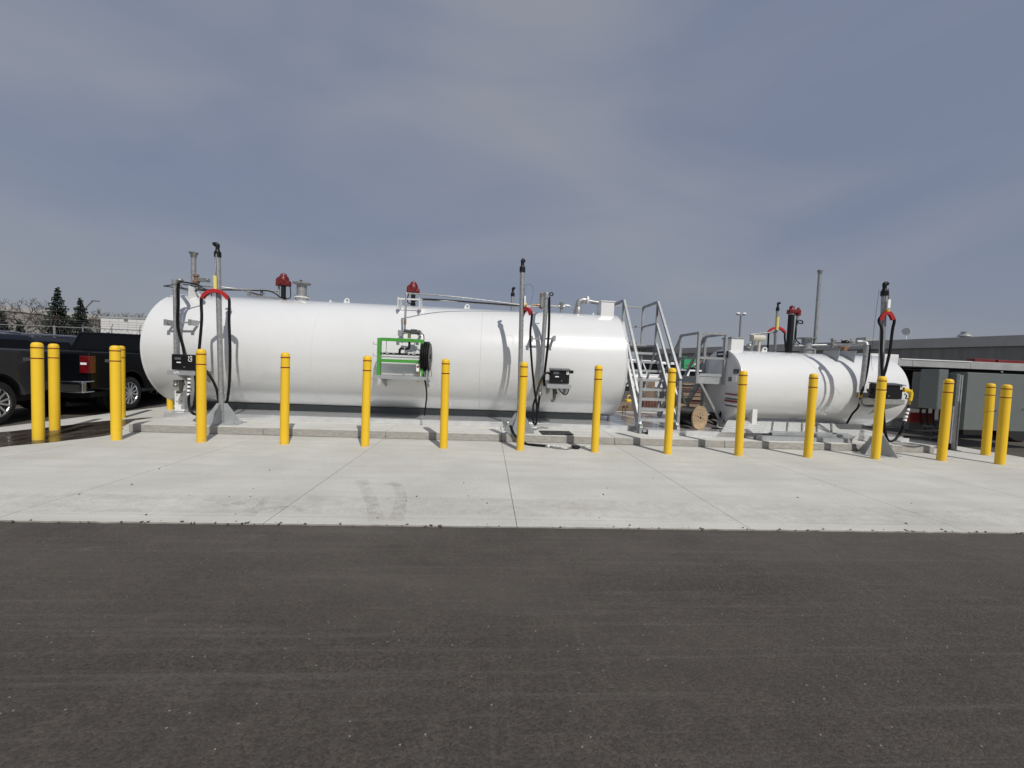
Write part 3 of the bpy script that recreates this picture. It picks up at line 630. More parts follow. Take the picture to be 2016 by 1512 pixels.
# right riser, valves and elbow nozzle
ra, rb = A(1076, 582, 1.42), A(1064, 750, 1.42)
m_ = MB().cyl(rb, ra, .045, n=18)
m_.cyl(ra+Vector((0, 0, -.06)), ra+Vector((0, 0, .03)), .055, n=16); m_.tube([ra, ra+Vector((0, .04, .05)), ra+Vector((-.02, .5, .06)), A(1066, 604, 2.4)], .038, 12)
rz = m_.build('riser_pipe', 'galvpipe', bt)
MB().cyl(rb+Vector((0, 0, -.01)), rb+Vector((0, 0, -.05)), .056, n=16).build('brass_union', 'brass', rz)
m_ = MB().cyl(rb+Vector((.0, 0, -.05)), rb+Vector((.005, 0, -.26)), .034, n=12); m_.cyl(rb+Vector((0, 0, -.14)), rb+Vector((0, 0, -.18)), .045, n=12); m_.ball(rb+Vector((.0, 0, -.27)), .052, n=12)
m_.build('elbow_fitting', 'steel', rz)
m_ = MB()
for dx in (.06, .085): m_.tube([ra+Vector((dx-.02, -.02, -.02)), ra+Vector((dx, -.02, -.5)), ra+Vector((dx-.005, -.02, -1.0)), rb+Vector((dx, -.02, .1)), rb+Vector((dx+.01, -.02, -.1))], .013, 8)
m_.tube([ra+Vector((.03, 0, .0)), ra+Vector((.08, -.01, .06)), ra+Vector((.13, 0, .05)), ra+Vector((.12, .02, .01)), ra+Vector((.06, .02, .02))], .011, 8)
m_.tube([rb+Vector((.0, 0, -.28)), rb+Vector((-.02, .0, -.5)), rb+Vector((-.03, .02, -.78))], .022, 8)
m_.build('cable_bundle', 'cable', bt)
m_ = MB(); q = A(1066, 600, 2.4)
m_.cyl(q+Vector((0, 0, -.09)), q+Vector((0, 0, .12)), .045, n=14); m_.cyl(q+Vector((0, 0, .10)), q+Vector((0, 0, .23)), .052, .045, 14); m_.ball(q+Vector((0, 0, .235)), .046, n=12)
m_.cyl(q+Vector((-.22, 0, -.02)), q+Vector((.13, 0, -.02)), .03, n=12); m_.cyl(q+Vector((-.11, 0, -.02)), q+Vector((-.04, 0, -.02)), .05, n=12)
m_.build('relief_valve', 'rusty', bt)
m_ = MB(); q2 = A(1105, 604, 2.5)
m_.tube([q+Vector((.05, 0, -.01)), q+Vector((.2, .05, -.01)), q2], .022, 10, 5); m_.cyl(q2+Vector((0, 0, -.02)), q2+Vector((0, -.02, .10)), .05, n=14); m_.cyl(q2+Vector((-.06, 0, 0)), q2+Vector((.08, 0, 0)), .042, n=14)
m_.cyl(q2+Vector((0, 0, -.12)), q2+Vector((0, 0, -.02)), .03, n=10); m_.tube([q2+Vector((.07, 0, .04)), q2+Vector((.2, 0, .03)), q2+Vector((.3, 0, -.07)), q2+Vector((.3, .02, -.16))], .013, 8); m_.build('valve_assembly', 'steel', bt)
q = A(1138, 612, TY); m_ = MB()
m_.lathe((q.x, TY, ZT-.03), (0, 0, 1), [(.10, 0), (.10, .05), (.085, .055), (.085, .19), (.078, .2)], 24); m_.tube([(q.x, TY, ZT+.15), (q.x, TY, ZT+.25), (q.x+.03, TY, ZT+.31), (q.x+.1, TY, ZT+.34), (q.x+.2, TY, ZT+.34)], .068, 16)
eo = m_.build('elbow_nozzle', 'galvpipe', bt)
MB().lathe((q.x+.19, TY, ZT+.34), (1, 0, 0), [(.10, 0), (.105, .005), (.105, .04), (.10, .045)], 28).build('flange', 'white2', eo)
MB().tube([(q.x+.23, TY, ZT+.33), (q.x+.5, TY, ZT+.30), (q.x+.66, TY, ZT+.33)], .045, 14, 5).build('pipe', 'galvpipe', eo)
fa, fb_ = A(1183, 620, 2.42), A(1210, 594, 2.42)
m_ = MB(); m_.box((fa.x, 2.42, ZT-.10), (fb_.x, 2.78, fb_.z-.01)); fo = m_.build('fill_box', 'white2', bt, bevel=.006)
MB().box((fa.x-.015, 2.405, fb_.z-.01), (fb_.x+.015, 2.795, fb_.z+.012)).build('lid', 'white2', fo)
for px in (1168, 650): MB().cyl((A(px, 614, TY-.2).x, TY-.2, ZT-.04), (A(px, 614, TY-.2).x, TY-.2, ZT+.02), .022, n=12).build('plug', 'white2', bt)
# shelf for the reel frame and shelf for the dispenser, welded to the shell
def shelf(x0, x1, y0, z, th, depth_y, name='shelf', par=bt, gus=.16, lip=.05):
    m = MB(); m.box((x0, y0, z-th), (x1, depth_y, z)); m.box((x0, y0, z-lip-th), (x1, y0+.008, z-th)); s_ = m.build(name, 'galvl', par)
    for x in (x0+.06, x1-.07):
        g_ = MB(); g_.prism([(x, y0+.03, z-th), (x, depth_y+.1, z-th), (x, depth_y+.05, z-gus-.05), (x, depth_y-.02, z-gus)], (.008, 0, 0)); g_.prism([(x, y0+.03, z-th-.001), (x, y0+.10, z-th-.001), (x, depth_y+.03, z-gus), (x, depth_y-.06, z-gus+.01)], (.05, 0, 0))
        g_.build('gusset', 'galv', s_)
    return s_
SH1 = A(733, 741, .98); SH2 = A(846, 744, .98)
shelf(SH1.x+.03, SH2.x-.06, 1.0, 1.15, .008, 1.58, gus=.22, lip=.055)
D1 = A(329, 729, 1.15); D1b = A(384, 731, 1.15)
shelf(D1.x, D1b.x+.05, 1.15, D1.z+.0, .006, 1.52, gus=.2, lip=.075)
D2 = A(1080, 756, 1.15); D2b = A(1123, 757, 1.15)
shelf(D2.x-.03, D2b.x+.02, 1.15, D2.z, .006, 1.60, gus=.22, lip=.075)

# ================================================================== SKIDS
sk = MB(); s0 = A(323, 812, 1.53)
sk.box((s0.x, 1.53, LZ+.002), (3.28, 1.545, .245)); sk.box((s0.x, 1.546, .237), (3.28, 4.3, .245)); sk.box((s0.x, 1.55, LZ+.002), (s0.x+.02, 4.3, .236)); sk.box((s0.x, 4.28, LZ+.002), (3.28, 4.3, .236))
tag(sk.build('tank_skid', 'skid', bevel=.003), 'low grey steel skid deck under the long white tank', 'skid')
sk = MB(); sk.box((3.30, 1.10, LZ+.002), (9.0, 1.115, .243)); sk.box((3.30, 1.116, .235), (9.0, 4.2, .243)); sk.box((8.98, 1.12, LZ+.002), (9.0, 4.2, .234))
tag(sk.build('tank_skid', 'skid'), 'low grey steel skid deck under the small tank and the cable spool', 'skid')

# ================================================================== SMALL TANK
SY, SR, SZ = 1.83, .783, 1.188
SX0, SX1 = 5.20, 8.845
st = thing('storage_tank', 'short white horizontal tank with warning decals on its shaded round end', 'tank', (7.6, SY, .24))
shell(SX0, SX1, SY, SR, SZ, .05).build('shell', 'white', st, ang=50)
MB().lathe((SX0, SY, SZ), (1, 0, 0), [(SR-.02, 0), (SR+.006, .001), (SR+.008, .008), (SR+.006, .016), (SR-.02, .017)], 96).build('rim', 'white', st, ang=60)
for x in (5.9, 8.1):
    s = MB(); arc = [(x-.1, SY+SR*1.004*math.sin(a), SZ-SR*1.004*math.cos(a)) for a in [R(-20+40*i/14) for i in range(15)]]
    s.prism(arc+[(x-.1, SY+.3, .246), (x-.1, SY-.3, .246)], (.2, 0, 0)); s.build('saddle', 'white2', st)
q = A(1487, 801, 1.2); MB().box((q.x-.05, 1.20, .30), (q.x+.055, 1.34, q.z)).build('support_leg', 'white2', st)
SZT = SZ+SR
fa, fb_ = A(1439, 690, SY-.1), A(1465, 667, SY-.1)
m_ = MB().box((fa.x, SY-.1, SZT-.08), (fb_.x, SY+.22, fb_.z)); fo = m_.build('fill_box', 'white2', st, bevel=.005)
MB().box((fa.x-.015, SY-.115, fb_.z), (fb_.x+.015, SY+.235, fb_.z+.03)).build('lid', 'galv', fo)
lifting_lug(A(1505, 688, SY).x, SY, SZT-.01, st, 1.0)
# fittings near the fill box
m_ = MB(); q = A(1479, 684, SY); m_.cyl((q.x, SY, SZT-.03), (q.x, SY, SZT+.12), .04, n=12); m_.ball((q.x-.05, SY, SZT+.11), .06, n=10); m_.cyl((q.x+.03, SY, SZT+.1), (q.x+.05, SY, SZT+.22), .035, n=10)
m_.build('valve_assembly', 'steel', st)
q = A(1491, 666, SY); m_ = MB(); m_.cyl((q.x-.13, SY, q.z+.005), (q.x+.15, SY, q.z+.005), .075, n=18); m_.cyl((q.x+.05, SY, SZT-.02), (q.x+.05, SY, q.z), .03, n=10); m_.build('filter_canister', mat('beige_filter', (.52, .49, .40), .5), st)
m_ = MB(); a = A(1477, 672, SY+.3); b = A(1478, 660, SY+.3); c = A(1525, 654, SY+.3); d = A(1525, 692, SY+.3)
m_.tube([a, b], .018, 10, 0); m_.tube([b, b+Vector((.03, 0, .02)), c+Vector((-.02, 0, 0)), c], .018, 10, 4); m_.tube([c, d], .018, 10, 0); m_.build('overflow_pipe', 'steel', st)
# tall black pump riser with two red heads
q = A(1553, 692, SY); hh = A(1556, 618, SY); m_ = MB(); m_.cyl((q.x, SY, SZT-.03), (q.x, SY, hh.z), .062, n=22); m_.build('pump_riser', 'blackp', st)
MB().cyl((q.x, SY, hh.z-.02), (q.x, SY, hh.z+.0), .068, n=22).build('clamp', 'galv', st)
m_ = MB(); b = Vector((q.x, SY, hh.z))
m_.lathe(b, (0, 0, 1), [(.07, 0), (.08, .01), (.082, .08), (.06, .10), (.05, .12), (.05, .16), (.03, .18), (.012, .19)], 16); m_.box(b+Vector((-.06, -.06, .02)), b+Vector((.16, .05, .09)))
m_.lathe(b+Vector((.155, 0, -.03)), (0, 0, 1), [(.045, 0), (.055, .01), (.055, .11), (.045, .13), (.03, .14), (.028, .17), (.01, .18)], 14)
for i in range(5): m_.cyl(b+Vector((.08*math.cos(i*1.25), .08*math.sin(i*1.25), .0)), b+Vector((.08*math.cos(i*1.25), .08*math.sin(i*1.25), .095)), .013, n=6)
m_.build('pump_head', 'redd', st, bevel=.005)
a = A(1571, 618, SY); b = A(1564, 677, SY); m_ = MB(); m_.cyl(a, b, .026, n=12); m_.tube([b, b+Vector((.01, 0, -.03)), b+Vector((.06, 0, -.04)), A(1640, 679, SY-.15), A(1697, 679, 1.30)], .026, 12, 6)
m_.build('discharge_pipe', 'galvpipe', st)
m_ = MB(); c = A(1568, 632, SY-.05)
m_.tube([c, c+Vector((.06, 0, .02)), c+Vector((.14, 0, -.0)), c+Vector((.14, 0, -.05)), c+Vector((.06, 0, -.04)), c+Vector((.0, 0, -.0)), A(1567, 655, SY-.05), A(1567, 668, SY-.05), A(1575, 677, SY-.05)], .013, 8); m_.build('pump_cable', 'cable', st)
q = A(1587, 690, SY); m_ = MB()
m_.lathe((q.x, SY, SZT-.04), (0, 0, 1), [(.12, 0), (.12, .13), (.15, .132), (.15, .155), (.10, .157), (.10, .36), (.11, .37), (.19, .375), (.192, .39), (.02, .40)], 32)
m_.build('emergency_vent', 'galvpipe', st)
a, b = A(1603, 690, SY), A(1614, 538, SY); m_ = MB(); m_.cyl((a.x, SY, SZT-.03), (a.x, SY, b.z), .035, n=18); vo = m_.build('vent_stack', 'galvpipe', st)
MB().lathe((a.x, SY, b.z-.02), (0, 0, 1), [(.036, 0), (.04, .01), (.042, .04), (.058, .075), (.055, .09), (.02, .10)], 18).build('vent_cap', 'steel', vo)
# rail pipes and stand-off plates towards the right
for px, w_ in ((1636, .26), (1668, .24)):
    q = A(px, 697, SY-.35); m_ = MB(); m_.prism([(q.x, SY-.50, SZT-.26), (q.x, SY-.15, SZT-.06), (q.x, SY-.15, SZT+.07), (q.x, SY-.55, SZT+.07)], (.012, 0, 0)); m_.build('standoff_plate', 'galvl', st)
q = A(1663, 676, SY-.1); m_ = MB(); m_.cyl((q.x, SY-.1, SZT-.02), (q.x, SY-.1, q.z), .055, n=14); m_.cyl((q.x-.12, SY-.1, q.z-.07), (q.x+.1, SY-.1, q.z-.07), .035, n=12); m_.build('relief_valve', 'rusty', st)
MB().ball((q.x+.01, SY-.1, q.z+.03), .075, n=12, sz=.7).build('valve_cap', 'blackp', st)
m_ = MB(); q = A(1640, 670, SY-.2); m_.cyl(q, q+Vector((0, 0, -.16)), .03, n=10); m_.cyl(q+Vector((-.03, 0, .01)), q+Vector((.06, 0, .01)), .035, n=10); m_.tube([q+Vector((.3, .1, .02)), q+Vector((.5, .1, .02)), q+Vector((.62, .1, -.03))], .022, 8); m_.build('valve_assembly', 'steel', st)
a = A(1706, 681, .94); b = A(1696, 770, .94); m_ = MB(); m_.cyl(b, a, .042, n=16); m_.tube([a, a+Vector((0, .02, .05)), a+Vector((-.04, .06, .075)), a+Vector((-.12, .1, .08))], .046, 14); c = b+Vector((0, 0, -.24))
m_.cyl(b, c+Vector((0, 0, .03)), .03, n=12); m_.tube([c+Vector((0, 0, .05)), c, c+Vector((.03, -.02, -.05)), c+Vector((.12, -.05, -.06)), c+Vector((.2, -.07, -.05))], .03, 12); m_.build('riser_pipe', 'galvpipe', st)
MB().cyl(b+Vector((0, 0, -.05)), b+Vector((0, 0, -.13)), .05, n=14).build('brass_union', 'brass', st)
MB().tube([a+Vector((.05, -.02, .02)), a+Vector((.055, -.02, -.3)), b+Vector((.05, -.02, .25)), b+Vector((-.03, -.03, -.02)), A(1690, 800, .98), A(1678, 815, 1.02), A(1667, 834, 1.1)], .018, 8).build('cable_bundle', 'cable', st)
# decals on the shaded left end
def on_head(px, py):
    d = ray(px, py); return CAM+d*((SX0-.052-CAM.x)/d.x)
def head_plate(p1, p2, m, nm, dx=0.0):
    a, b = on_head(*p1), on_head(*p2)
    return MB().box((SX0-.053-dx, a.y, a.z), (SX0-.049-dx, b.y, b.z)).build(nm, m, st)
head_plate((1411, 692), (1433.5, 704.5), 'decalg', 'decal_border', -.002)
head_plate((1411.5, 692.5), (1433, 704), 'decal', 'name_decal'); head_plate((1413.5, 696), (1431, 698), 'sticker', 'decal_stripe', .002)
head_plate((1444, 727), (1453.5, 735.5), 'decal', 'warning_decal'); head_plate((1445.5, 729.5), (1452, 734), 'decalg', 'decal_stripe', .002)
head_plate((1441.5, 738), (1450, 753), 'sticker', 'data_plate'); head_plate((1434, 742), (1440, 751), 'decalg', 'data_plate')
for p1_, p2_, mm in (((1428, 776), (1457, 777), 'decalr'), ((1427, 781), (1455, 782), 'sticker'), ((1428, 785), (1455, 785.6), 'decalg'), ((1426, 789.5), (1455, 790.4), 'decalr'), ((1427, 795), (1453, 796), 'sticker'), ((1427, 798.5), (1451, 799.3), 'decalg'), ((1440, 772), (1447, 773), 'sticker')):
    head_plate(p1_, p2_, mm, 'warning_text_line')

# white box body standing behind the small tank
a, b = A(1709, 695, 2.85), A(1770, 698, 2.85)
m_ = MB().box((a.x, 2.85, .246), (b.x, 3.2, b.z)); wc = thing('white_cabinet', 'tall plain white metal cabinet standing behind the right end of the small tank', 'cabinet', (a.x+.4, 3.0, .246))
m_.build('body', 'white2', wc, bevel=.01); MB().box((a.x+.02, 2.835, .4), (b.x-.02, 2.849, b.z-.05)).build('door', 'white2', wc, bevel=.004)

# ================================================================== DISPENSERS
def dispenser(x0, x1, y, z0_, z1_, label, textbody, hook=False, hood=True):
    t = thing('fuel_dispenser', label, 'dispenser', ((x0+x1)/2, y, z0_), group='black meter boxes')
    w_ = x1-x0; h_ = z1_-z0_
    MB().box((x0, y, z0_), (x1, y+.18, z1_-.02)).build('body', 'blackp', t, bevel=.018, seg=3)
    if hood: MB().prism([(x0-.005, y-.03, z1_-.045), (x0-.005, y+.19, z1_-.01), (x0-.005, y+.19, z1_+.004), (x0-.005, y-.03, z1_-.032)], (w_+.03, 0, 0)).build('hood', 'cabinetd', t)
    sx, sz = x0+.13*w_, z0_+.42*h_
    m = MB(); m.box((sx-.015, y-.006, sz-.05), (sx+.145, y, sz+.125)); d_ = m.build('meter_panel', mat('panel_black', (.006, .006, .007), .3), t, bevel=.005)
    MB().box((sx+.01, y-.009, sz+.06), (sx+.12, y-.006, sz+.105)).build('display', 'screen', d_)
    MB().box((sx+.045, y-.009, sz+.0), (sx+.12, y-.006, sz+.02)).build('meter_label', 'sticker', d_)
    MB().cyl((sx+.18, y-.008, z0_+.06), (sx+.18, y, z0_+.06), .01, n=10).build('button', 'galv', t)
    MB().cyl((x0-.015, y+.09, z0_+.6*h_), (x0, y+.09, z0_+.6*h_), .018, n=10).build('knob', 'blackp', t)
    if textbody: text('number_sticker', textbody, .10, 'sticker', t, (x1-.10, y-.004, z1_-.10), (0, 0, 1), (-1, 0, 0))
    else: 
        MB().box((x1-.065, y-.006, z1_-.12), (x1-.02, y-.003, z1_-.035)).build('white_label', 'sticker', t)
        MB().box((x1-.048, y-.009, z1_-.105), (x1-.038, y-.006, z1_-.05)).build('label_mark', 'decal', t)
    return t
yd = 1.2
a, b = A(337, 728, yd), A(386, 698, yd)
d1 = dispenser(a.x, b.x, yd, D1.z+.012, b.z+.015, 'black meter box on the left bracket, marked GS in white', 'GS', hood=False)
a, b = A(1083, 755, yd), A(1122, 727, yd)
d2 = dispenser(a.x, b.x, yd, D2.z+.012, b.z+.01, 'black hooded meter box on the bracket near the right end of the large tank', '')
MB().box((b.x+.02, yd-.01, b.z-.085), (b.x+.075, yd+.12, b.z-.02)).build('nozzle_boot', 'blackp', d2, bevel=.006)
text('bracket_number', '5', .12, 'sticker', bt, (D1.x+.17, 1.147, D1.z-.035), (0, 0, 1), (-1, 0, 0))
# under-shelf filters and swivels
def under_fit(px, py, y, par, label_len=.12, mm='rusty'):
    q = A(px, py, y); m = MB(); m.cyl(q, q+Vector((0, 0, -.05)), .045, n=12); m.cyl(q+Vector((0, 0, -.05)), q+Vector((0, 0, -.16)), .04, .035, 12); m.cyl(q+Vector((.0, 0, -.08)), q+Vector((.06, -.01, -.08)), .022, n=10)
    m.tube([q+Vector((0, 0, -.15)), q+Vector((-.005, 0, -.2)), q+Vector((-.03, -.01, -.235)), q+Vector((-.07, -.01, -.235))], .03, 10); return m.build('swivel_fitting', mm, par)
olive = mat('olive_bronze', (.10, .095, .075), .45, .5, .3, 25)
under_fit(357, 748, 1.3, d1, mm=olive); m_ = MB(); q = A(346, 748, 1.3); m_.cyl(q, q+Vector((0, 0, -.08)), .035, n=10); m_.ball(q+Vector((0, 0, -.1)), .045, n=10); m_.build('check_valve', 'steel', d1)
under_fit(1092, 766, 1.3, d2, mm=olive)
MB().tube([A(1098, 762, 1.25), A(1106, 773, 1.2), A(1114, 777, 1.2), A(1119, 770, 1.2), A(1120, 760, 1.25)], .012, 8).build('drain_hose', 'rubber', d2)
MB().tube([A(1084, 738, 1.25), A(1078, 733, 1.25), A(1070, 741, 1.25), A(1062, 757, 1.2)], .016, 8).build('feed_hose', 'rubber', d2)
# third dispenser, at the right end of the small tank, on its own bracket stand
yr = .66
a, b = A(1735, 785, yr), A(1779, 755, yr)
d3 = dispenser(a.x-.1, b.x, yr, a.z, b.z, 'black meter box at the right end of the small tank, yellow nozzle in its side', '')
a2, b2 = A(1722, 786, yr), A(1780, 799, yr)
m_ = MB(); m_.box((a2.x, yr-.04, a.z-.10), (b.x+.01, yr-.03, a.z-.004)); m_.box((a2.x, yr-.029, a.z-.012), (b.x+.01, 1.1, a.z-.004))
m_.prism([(b.x-.0, yr-.03, a.z-.01), (b.x-.0, 1.12, a.z-.01), (b.x-.0, 1.12, a.z-.26)], (.008, 0, 0)); m_.prism([(a2.x+.1, yr-.03, a.z-.10), (b.x, yr-.03, a.z-.10), (a2.x+.1, yr+.2, a.z-.34)], (0, .008, 0))
tag(m_.build('meter_bracket', 'galv'), 'grey triangular steel bracket under the right-hand meter box', 'bracket')
m_ = MB().tube([A(1715, 780, .8), A(1708, 767, .8), A(1716, 770, .78)], .02, 8); m_.build('side_handle', 'cabinetd', d3)
# yellow nozzle with white breakaway and hose loop
nz = thing('fuel_nozzle', 'yellow fuel nozzle hung on the side of the right-hand meter box', 'nozzle', b)
m_ = MB(); n0 = A(1778, 766, yr); n1 = A(1789, 770, yr-.02); n2 = A(1793, 783, yr-.03); n3 = A(1791, 789, yr-.03)
m_.tube([n0, n1], .04, 10, 0); m_.tube([n1, A(1793, 774, yr-.02), n2], .045, 10, 4, taper=.03); m_.cyl(n2, n3, .032, n=10); m_.box(n1+Vector((-.1, -.02, -.02)), n1+Vector((.06, .03, .03))); m_.build('handle', 'yellow2', nz)
MB().tube([A(1780, 775, yr), A(1785, 779, yr-.02), A(1783, 784, yr), A(1787, 785, yr)], .010, 8).build('trigger_guard', 'blackp', nz)
MB().cyl(n3, A(1790, 797, yr-.03), .022, n=10).build('swivel', 'brass', nz)

# ================================================================== HOSE POLES
def hose_pole(foot, top, label, saddle=None, base='plate', r=.044, side=1, zf=LZ, yellow=True, wide=True, turn=0.0, red_w=.22, plate=True):
    t = thing('hose_pole', label, 'hose pole', (foot.x, foot.y, zf), group='galvanised hose poles'); f = Vector((foot.x, foot.y, zf)); tp = Vector(top)
    d = (tp-f).normalized(); cap0 = tp-d*.22
    MB().cyl(f+Vector((0, 0, .01)), cap0, r, n=20).build('pole', 'galvpipe', t)
    m = MB(); m.cyl(cap0-d*.03, cap0+d*.06, r*1.28, n=18); m.cyl(cap0+d*.06, cap0+d*.10, r*1.05, r*.8, 18); m.cyl(cap0+d*.10, cap0+d*.17, r*.72, n=16)
    hx = Vector((math.cos(turn), math.sin(turn), 0))
    m.tube([cap0+d*.15, cap0+d*.19, cap0+d*.205+hx*.03*side, cap0+d*.19+hx*.065*side], r*.8, 12, 5); m.build('swivel_head', 'blackp', t)
    if plate:
        b = MB(); ht = .38; tw, bw = .085, .33
        nx = Vector((math.cos(turn), math.sin(turn), 0)); ny = Vector((-nx.y, nx.x, 0))
        for nv in (nx, ny):
            o_ = nv.cross(Vector((0, 0, 1)))*.006
            poly = [f-nv*bw+Vector((0, 0, .012)), f-nv*tw+Vector((0, 0, ht)), f+nv*tw+Vector((0, 0, ht)), f+nv*bw+Vector((0, 0, .012))]
            b.prism([p-o_ for p in poly], o_*2)
        b.build('gusset', 'galvl', t); c = MB(); mat_ = Matrix.Translation(f) @ Matrix.Rotation(turn, 4, 'Z')
        c.box((-.34, -.20, .001), (.34, .20, .012), mat_); bo = c.build('base_plate', 'galvl', t)
        for sx in (-.27, .27):
            for sy in (-.14, .14): MB().cyl(mat_ @ Vector((sx, sy, .012)), mat_ @ Vector((sx, sy, .04)), .014, n=8).build('anchor_bolt', 'galv', bo)
    return t
def saddle(par, c, half, drop, turn=0, thick=.06):
    """red hose saddle: an arched channel section hung in the middle"""
    m = MB(); hx = Vector((math.cos(turn), math.sin(turn), 0)); hy = Vector((-hx.y, hx.x, 0)); n = 14; c = Vector(c)
    sec = [(-.03, 0), (.03, 0), (.034, -thick), (.018, -thick), (.015, -.02), (-.015, -.02), (-.018, -thick), (-.034, -thick)]
    vs = []; fs = []
    for i in range(n+1):
        a = -1+2*i/n; ang = a*R(66)
        p = c+hx*(half*math.sin(ang)/math.sin(R(66)))+Vector((0, 0, -drop*(1-math.cos(ang))/(1-math.cos(R(66)))))
        tn = (hx*math.cos(ang)+Vector((0, 0, -math.sin(ang)*1.2))).normalized(); up = hy.cross(tn); up = up if up.z > 0 else -up
        vs += [p+hy*u+up*v*(1.0-.25*abs(a)) for u, v in sec]
    k = len(sec)
    for i in range(n): fs += [(i*k+j, i*k+(j+1) % k, (i+1)*k+(j+1) % k, (i+1)*k+j) for j in range(k)]
    fs += [tuple(range(k)), tuple(range(n*k, n*k+k))]
    m.add(vs, fs); return m.build('hose_saddle', 'red', par)
# left pole
f1 = G(437, 830, LZ); f1 = Vector((A(437, 832, 1.0).x, 1.0, LZ))
t1 = hose_pole(f1, A(428, 479, 1.0), 'tall galvanised hose pole at the left, with red saddle and yellow balancer', side=-1, turn=.12)
sc1 = A(424, 569, .92); saddle(t1, sc1, .25, .17, thick=.068)
MB().cyl(A(424, 573, .92), A(423, 543, .92), .030, n=12).build('balancer', 'paley', t1); MB().cyl(A(423, 543, .92), A(426, 500, .95), .008, n=6).build('cord', 'galvpipe', t1)
# middle pole
f2 = Vector((A(1022, 840, .95).x, .95, LZ)); t2 = hose_pole(f2, A(1029, 510, .95), 'tall galvanised hose pole in the middle with a red saddle seen edge-on', side=1, turn=R(62))
sc2 = A(1037, 604, .88); saddle(t2, sc2, .17, .16, R(-58), thick=.07)
m_ = MB(); m_.box(A(1032, 600, .86), A(1035, 583, .89)); m_.build('balancer', 'sticker', t2); MB().cyl(A(1034, 600, .88), A(1037, 600, .88), .035, n=10).build('shackle', 'yellow2', t2)
MB().tube([A(1034, 584, .88), A(1034, 562, .88), A(1046, 561, .9), A(1050, 575, .92), A(1044, 598, .95)], .0025, 5).build('cord', 'cable', t2)
# right pole, on the pad in front of the plinth
f3 = Vector((G(1716, 893, 0).x, .36, 0)); t3 = hose_pole(f3, A(1742, 556, .36), 'tall galvanised hose pole at the right with a narrow red saddle and yellow shackle', side=1, turn=.2, zf=0.0)
sc3 = A(1747, 612, .28); saddle(t3, sc3, .115, .16, R(-25), thick=.068)
MB().cyl(A(1748, 614, .27), A(1748, 609, .27), .03, n=10).build('shackle', 'yellow2', t3); MB().box(A(1748, 606, .27), A(1752, 590, .29)).build('balancer', 'sticker', t3); MB().tube([A(1749, 590, .28), A(1750, 578, .28), A(1749, 568, .3)], .005, 6).build('cord', 'cable', t3)
MB().tube([A(1731, 570, .3), A(1724, 620, .32), A(1719, 665, .36), A(1716, 700, .5), A(1717, 730, .6)], .0025, 5).build('guy_wire', 'cable', t3)
# pole behind the long tank, only its head above the shell
tb = hose_pole(Vector((A(1008, 620, 4.6).x, 4.6, LZ)), A(1010, 566, 4.6), 'hose pole behind the long tank, only its top showing above the shell', side=1, plate=False)
tb2 = hose_pole(Vector((A(1524, 700, 4.2).x, 4.2, LZ)), A(1532, 595, 4.2), 'hose pole behind the small tank with red saddle and pale yellow sleeve', side=1, plate=False, r=.035)
sc4 = A(1530, 643, 4.12); saddle(tb2, sc4, .27, .16, thick=.07)
MB().cyl(A(1529, 650, 4.1), A(1531, 624, 4.1), .042, n=12).build('balancer', 'paley', tb2)

# ================================================================== HOSES
def hose(pts, r, label, bands=None, group=None):
    o = MB().tube(pts, r, 12, 10).build('fuel_hose', 'rubber'); return tag(o, label, 'hose', group or 'black fuel hoses')
def saddle_over(c, half, drop, turn=0, n=7, dz=-.028):
    hx = Vector((math.cos(turn), math.sin(turn), 0)); out = []
    for i in range(n):
        ang = (-1+2*i/(n-1))*R(66)
        out.append(Vector(c)+hx*(half*.97*math.sin(ang)/math.sin(R(66)))+Vector((0, 0, dz-drop*(1-math.cos(ang))/(1-math.cos(R(66))))))
    return out
h = [A(378, 806, .9), A(384, 790, .9), A(387, 745, .9), A(392, 690, .92), A(397, 630, .92)]+saddle_over(sc1, .25, .17)+[A(451, 630, .93), A(453, 690, .95), A(452, 745, 1.0), A(448, 785, 1.1), A(442, 800, 1.22), A(432, 795, 1.3), A(426, 765, 1.28), A(412, 738, 1.25), A(398, 722, 1.26), A(387, 715, 1.28)]
hose(h, .023, 'black hose draped over the red saddle of the left hose pole')
h = [A(372, 776, 1.05), A(372, 795, 1.05), A(378, 812, 1.02), A(388, 815, .99), A(394, 800, 1.0), A(389, 775, 1.1), A(385, 748, 1.2), A(385, 728, 1.28)]
hb = hose(h, .021, 'black hose looping under the left meter box beside the white leg')
m_ = MB()
pn = [A(373, 742, 1.05), A(371, 778, 1.05)]
MB().cyl(pn[0], pn[1], .022, n=12).build('cuff', 'rubber', hb)
m_ = MB()
for t_ in (.05, .25, .47, .68, .88): m_.cyl(pn[0].lerp(pn[1], t_), pn[0].lerp(pn[1], t_+.12), .027, n=12)
m_.build('band', 'sticker', hb)
h = saddle_over(sc2, .17, .16, R(-58))[2:]+[A(1044, 660, .8), A(1047, 715, .82), A(1052, 765, .9), A(1057, 800, .92), A(1057, 825, .9), A(1054, 836, .88), A(1050, 828, .9), A(1050, 800, .95), A(1054, 785, 1.0), A(1060, 762, 1.1), A(1068, 742, 1.2), A(1077, 734, 1.25), A(1084, 738, 1.28)]
hose(h, .021, 'black hose hanging in a long loop from the middle hose pole to its meter box')
h = [A(1742, 852, .42), A(1739, 800, .33), A(1737, 745, .26), A(1735, 690, .27), A(1736, 650, .28)]+saddle_over(sc3, .115, .16, R(-25))+[A(1757, 650, .26), A(1752, 690, .25), A(1744, 725, .25), A(1738, 750, .26), A(1739, 800, .34), A(1741, 840, .4), A(1748, 866, .46), A(1760, 867, .5), A(1772, 852, .54), A(1778, 838, .57), A(1783, 825, .6), A(1787, 805, .62), A(1790, 797, .63)]
hc = hose(h, .022, 'black hose looped over the right hose pole and ending at the yellow nozzle')
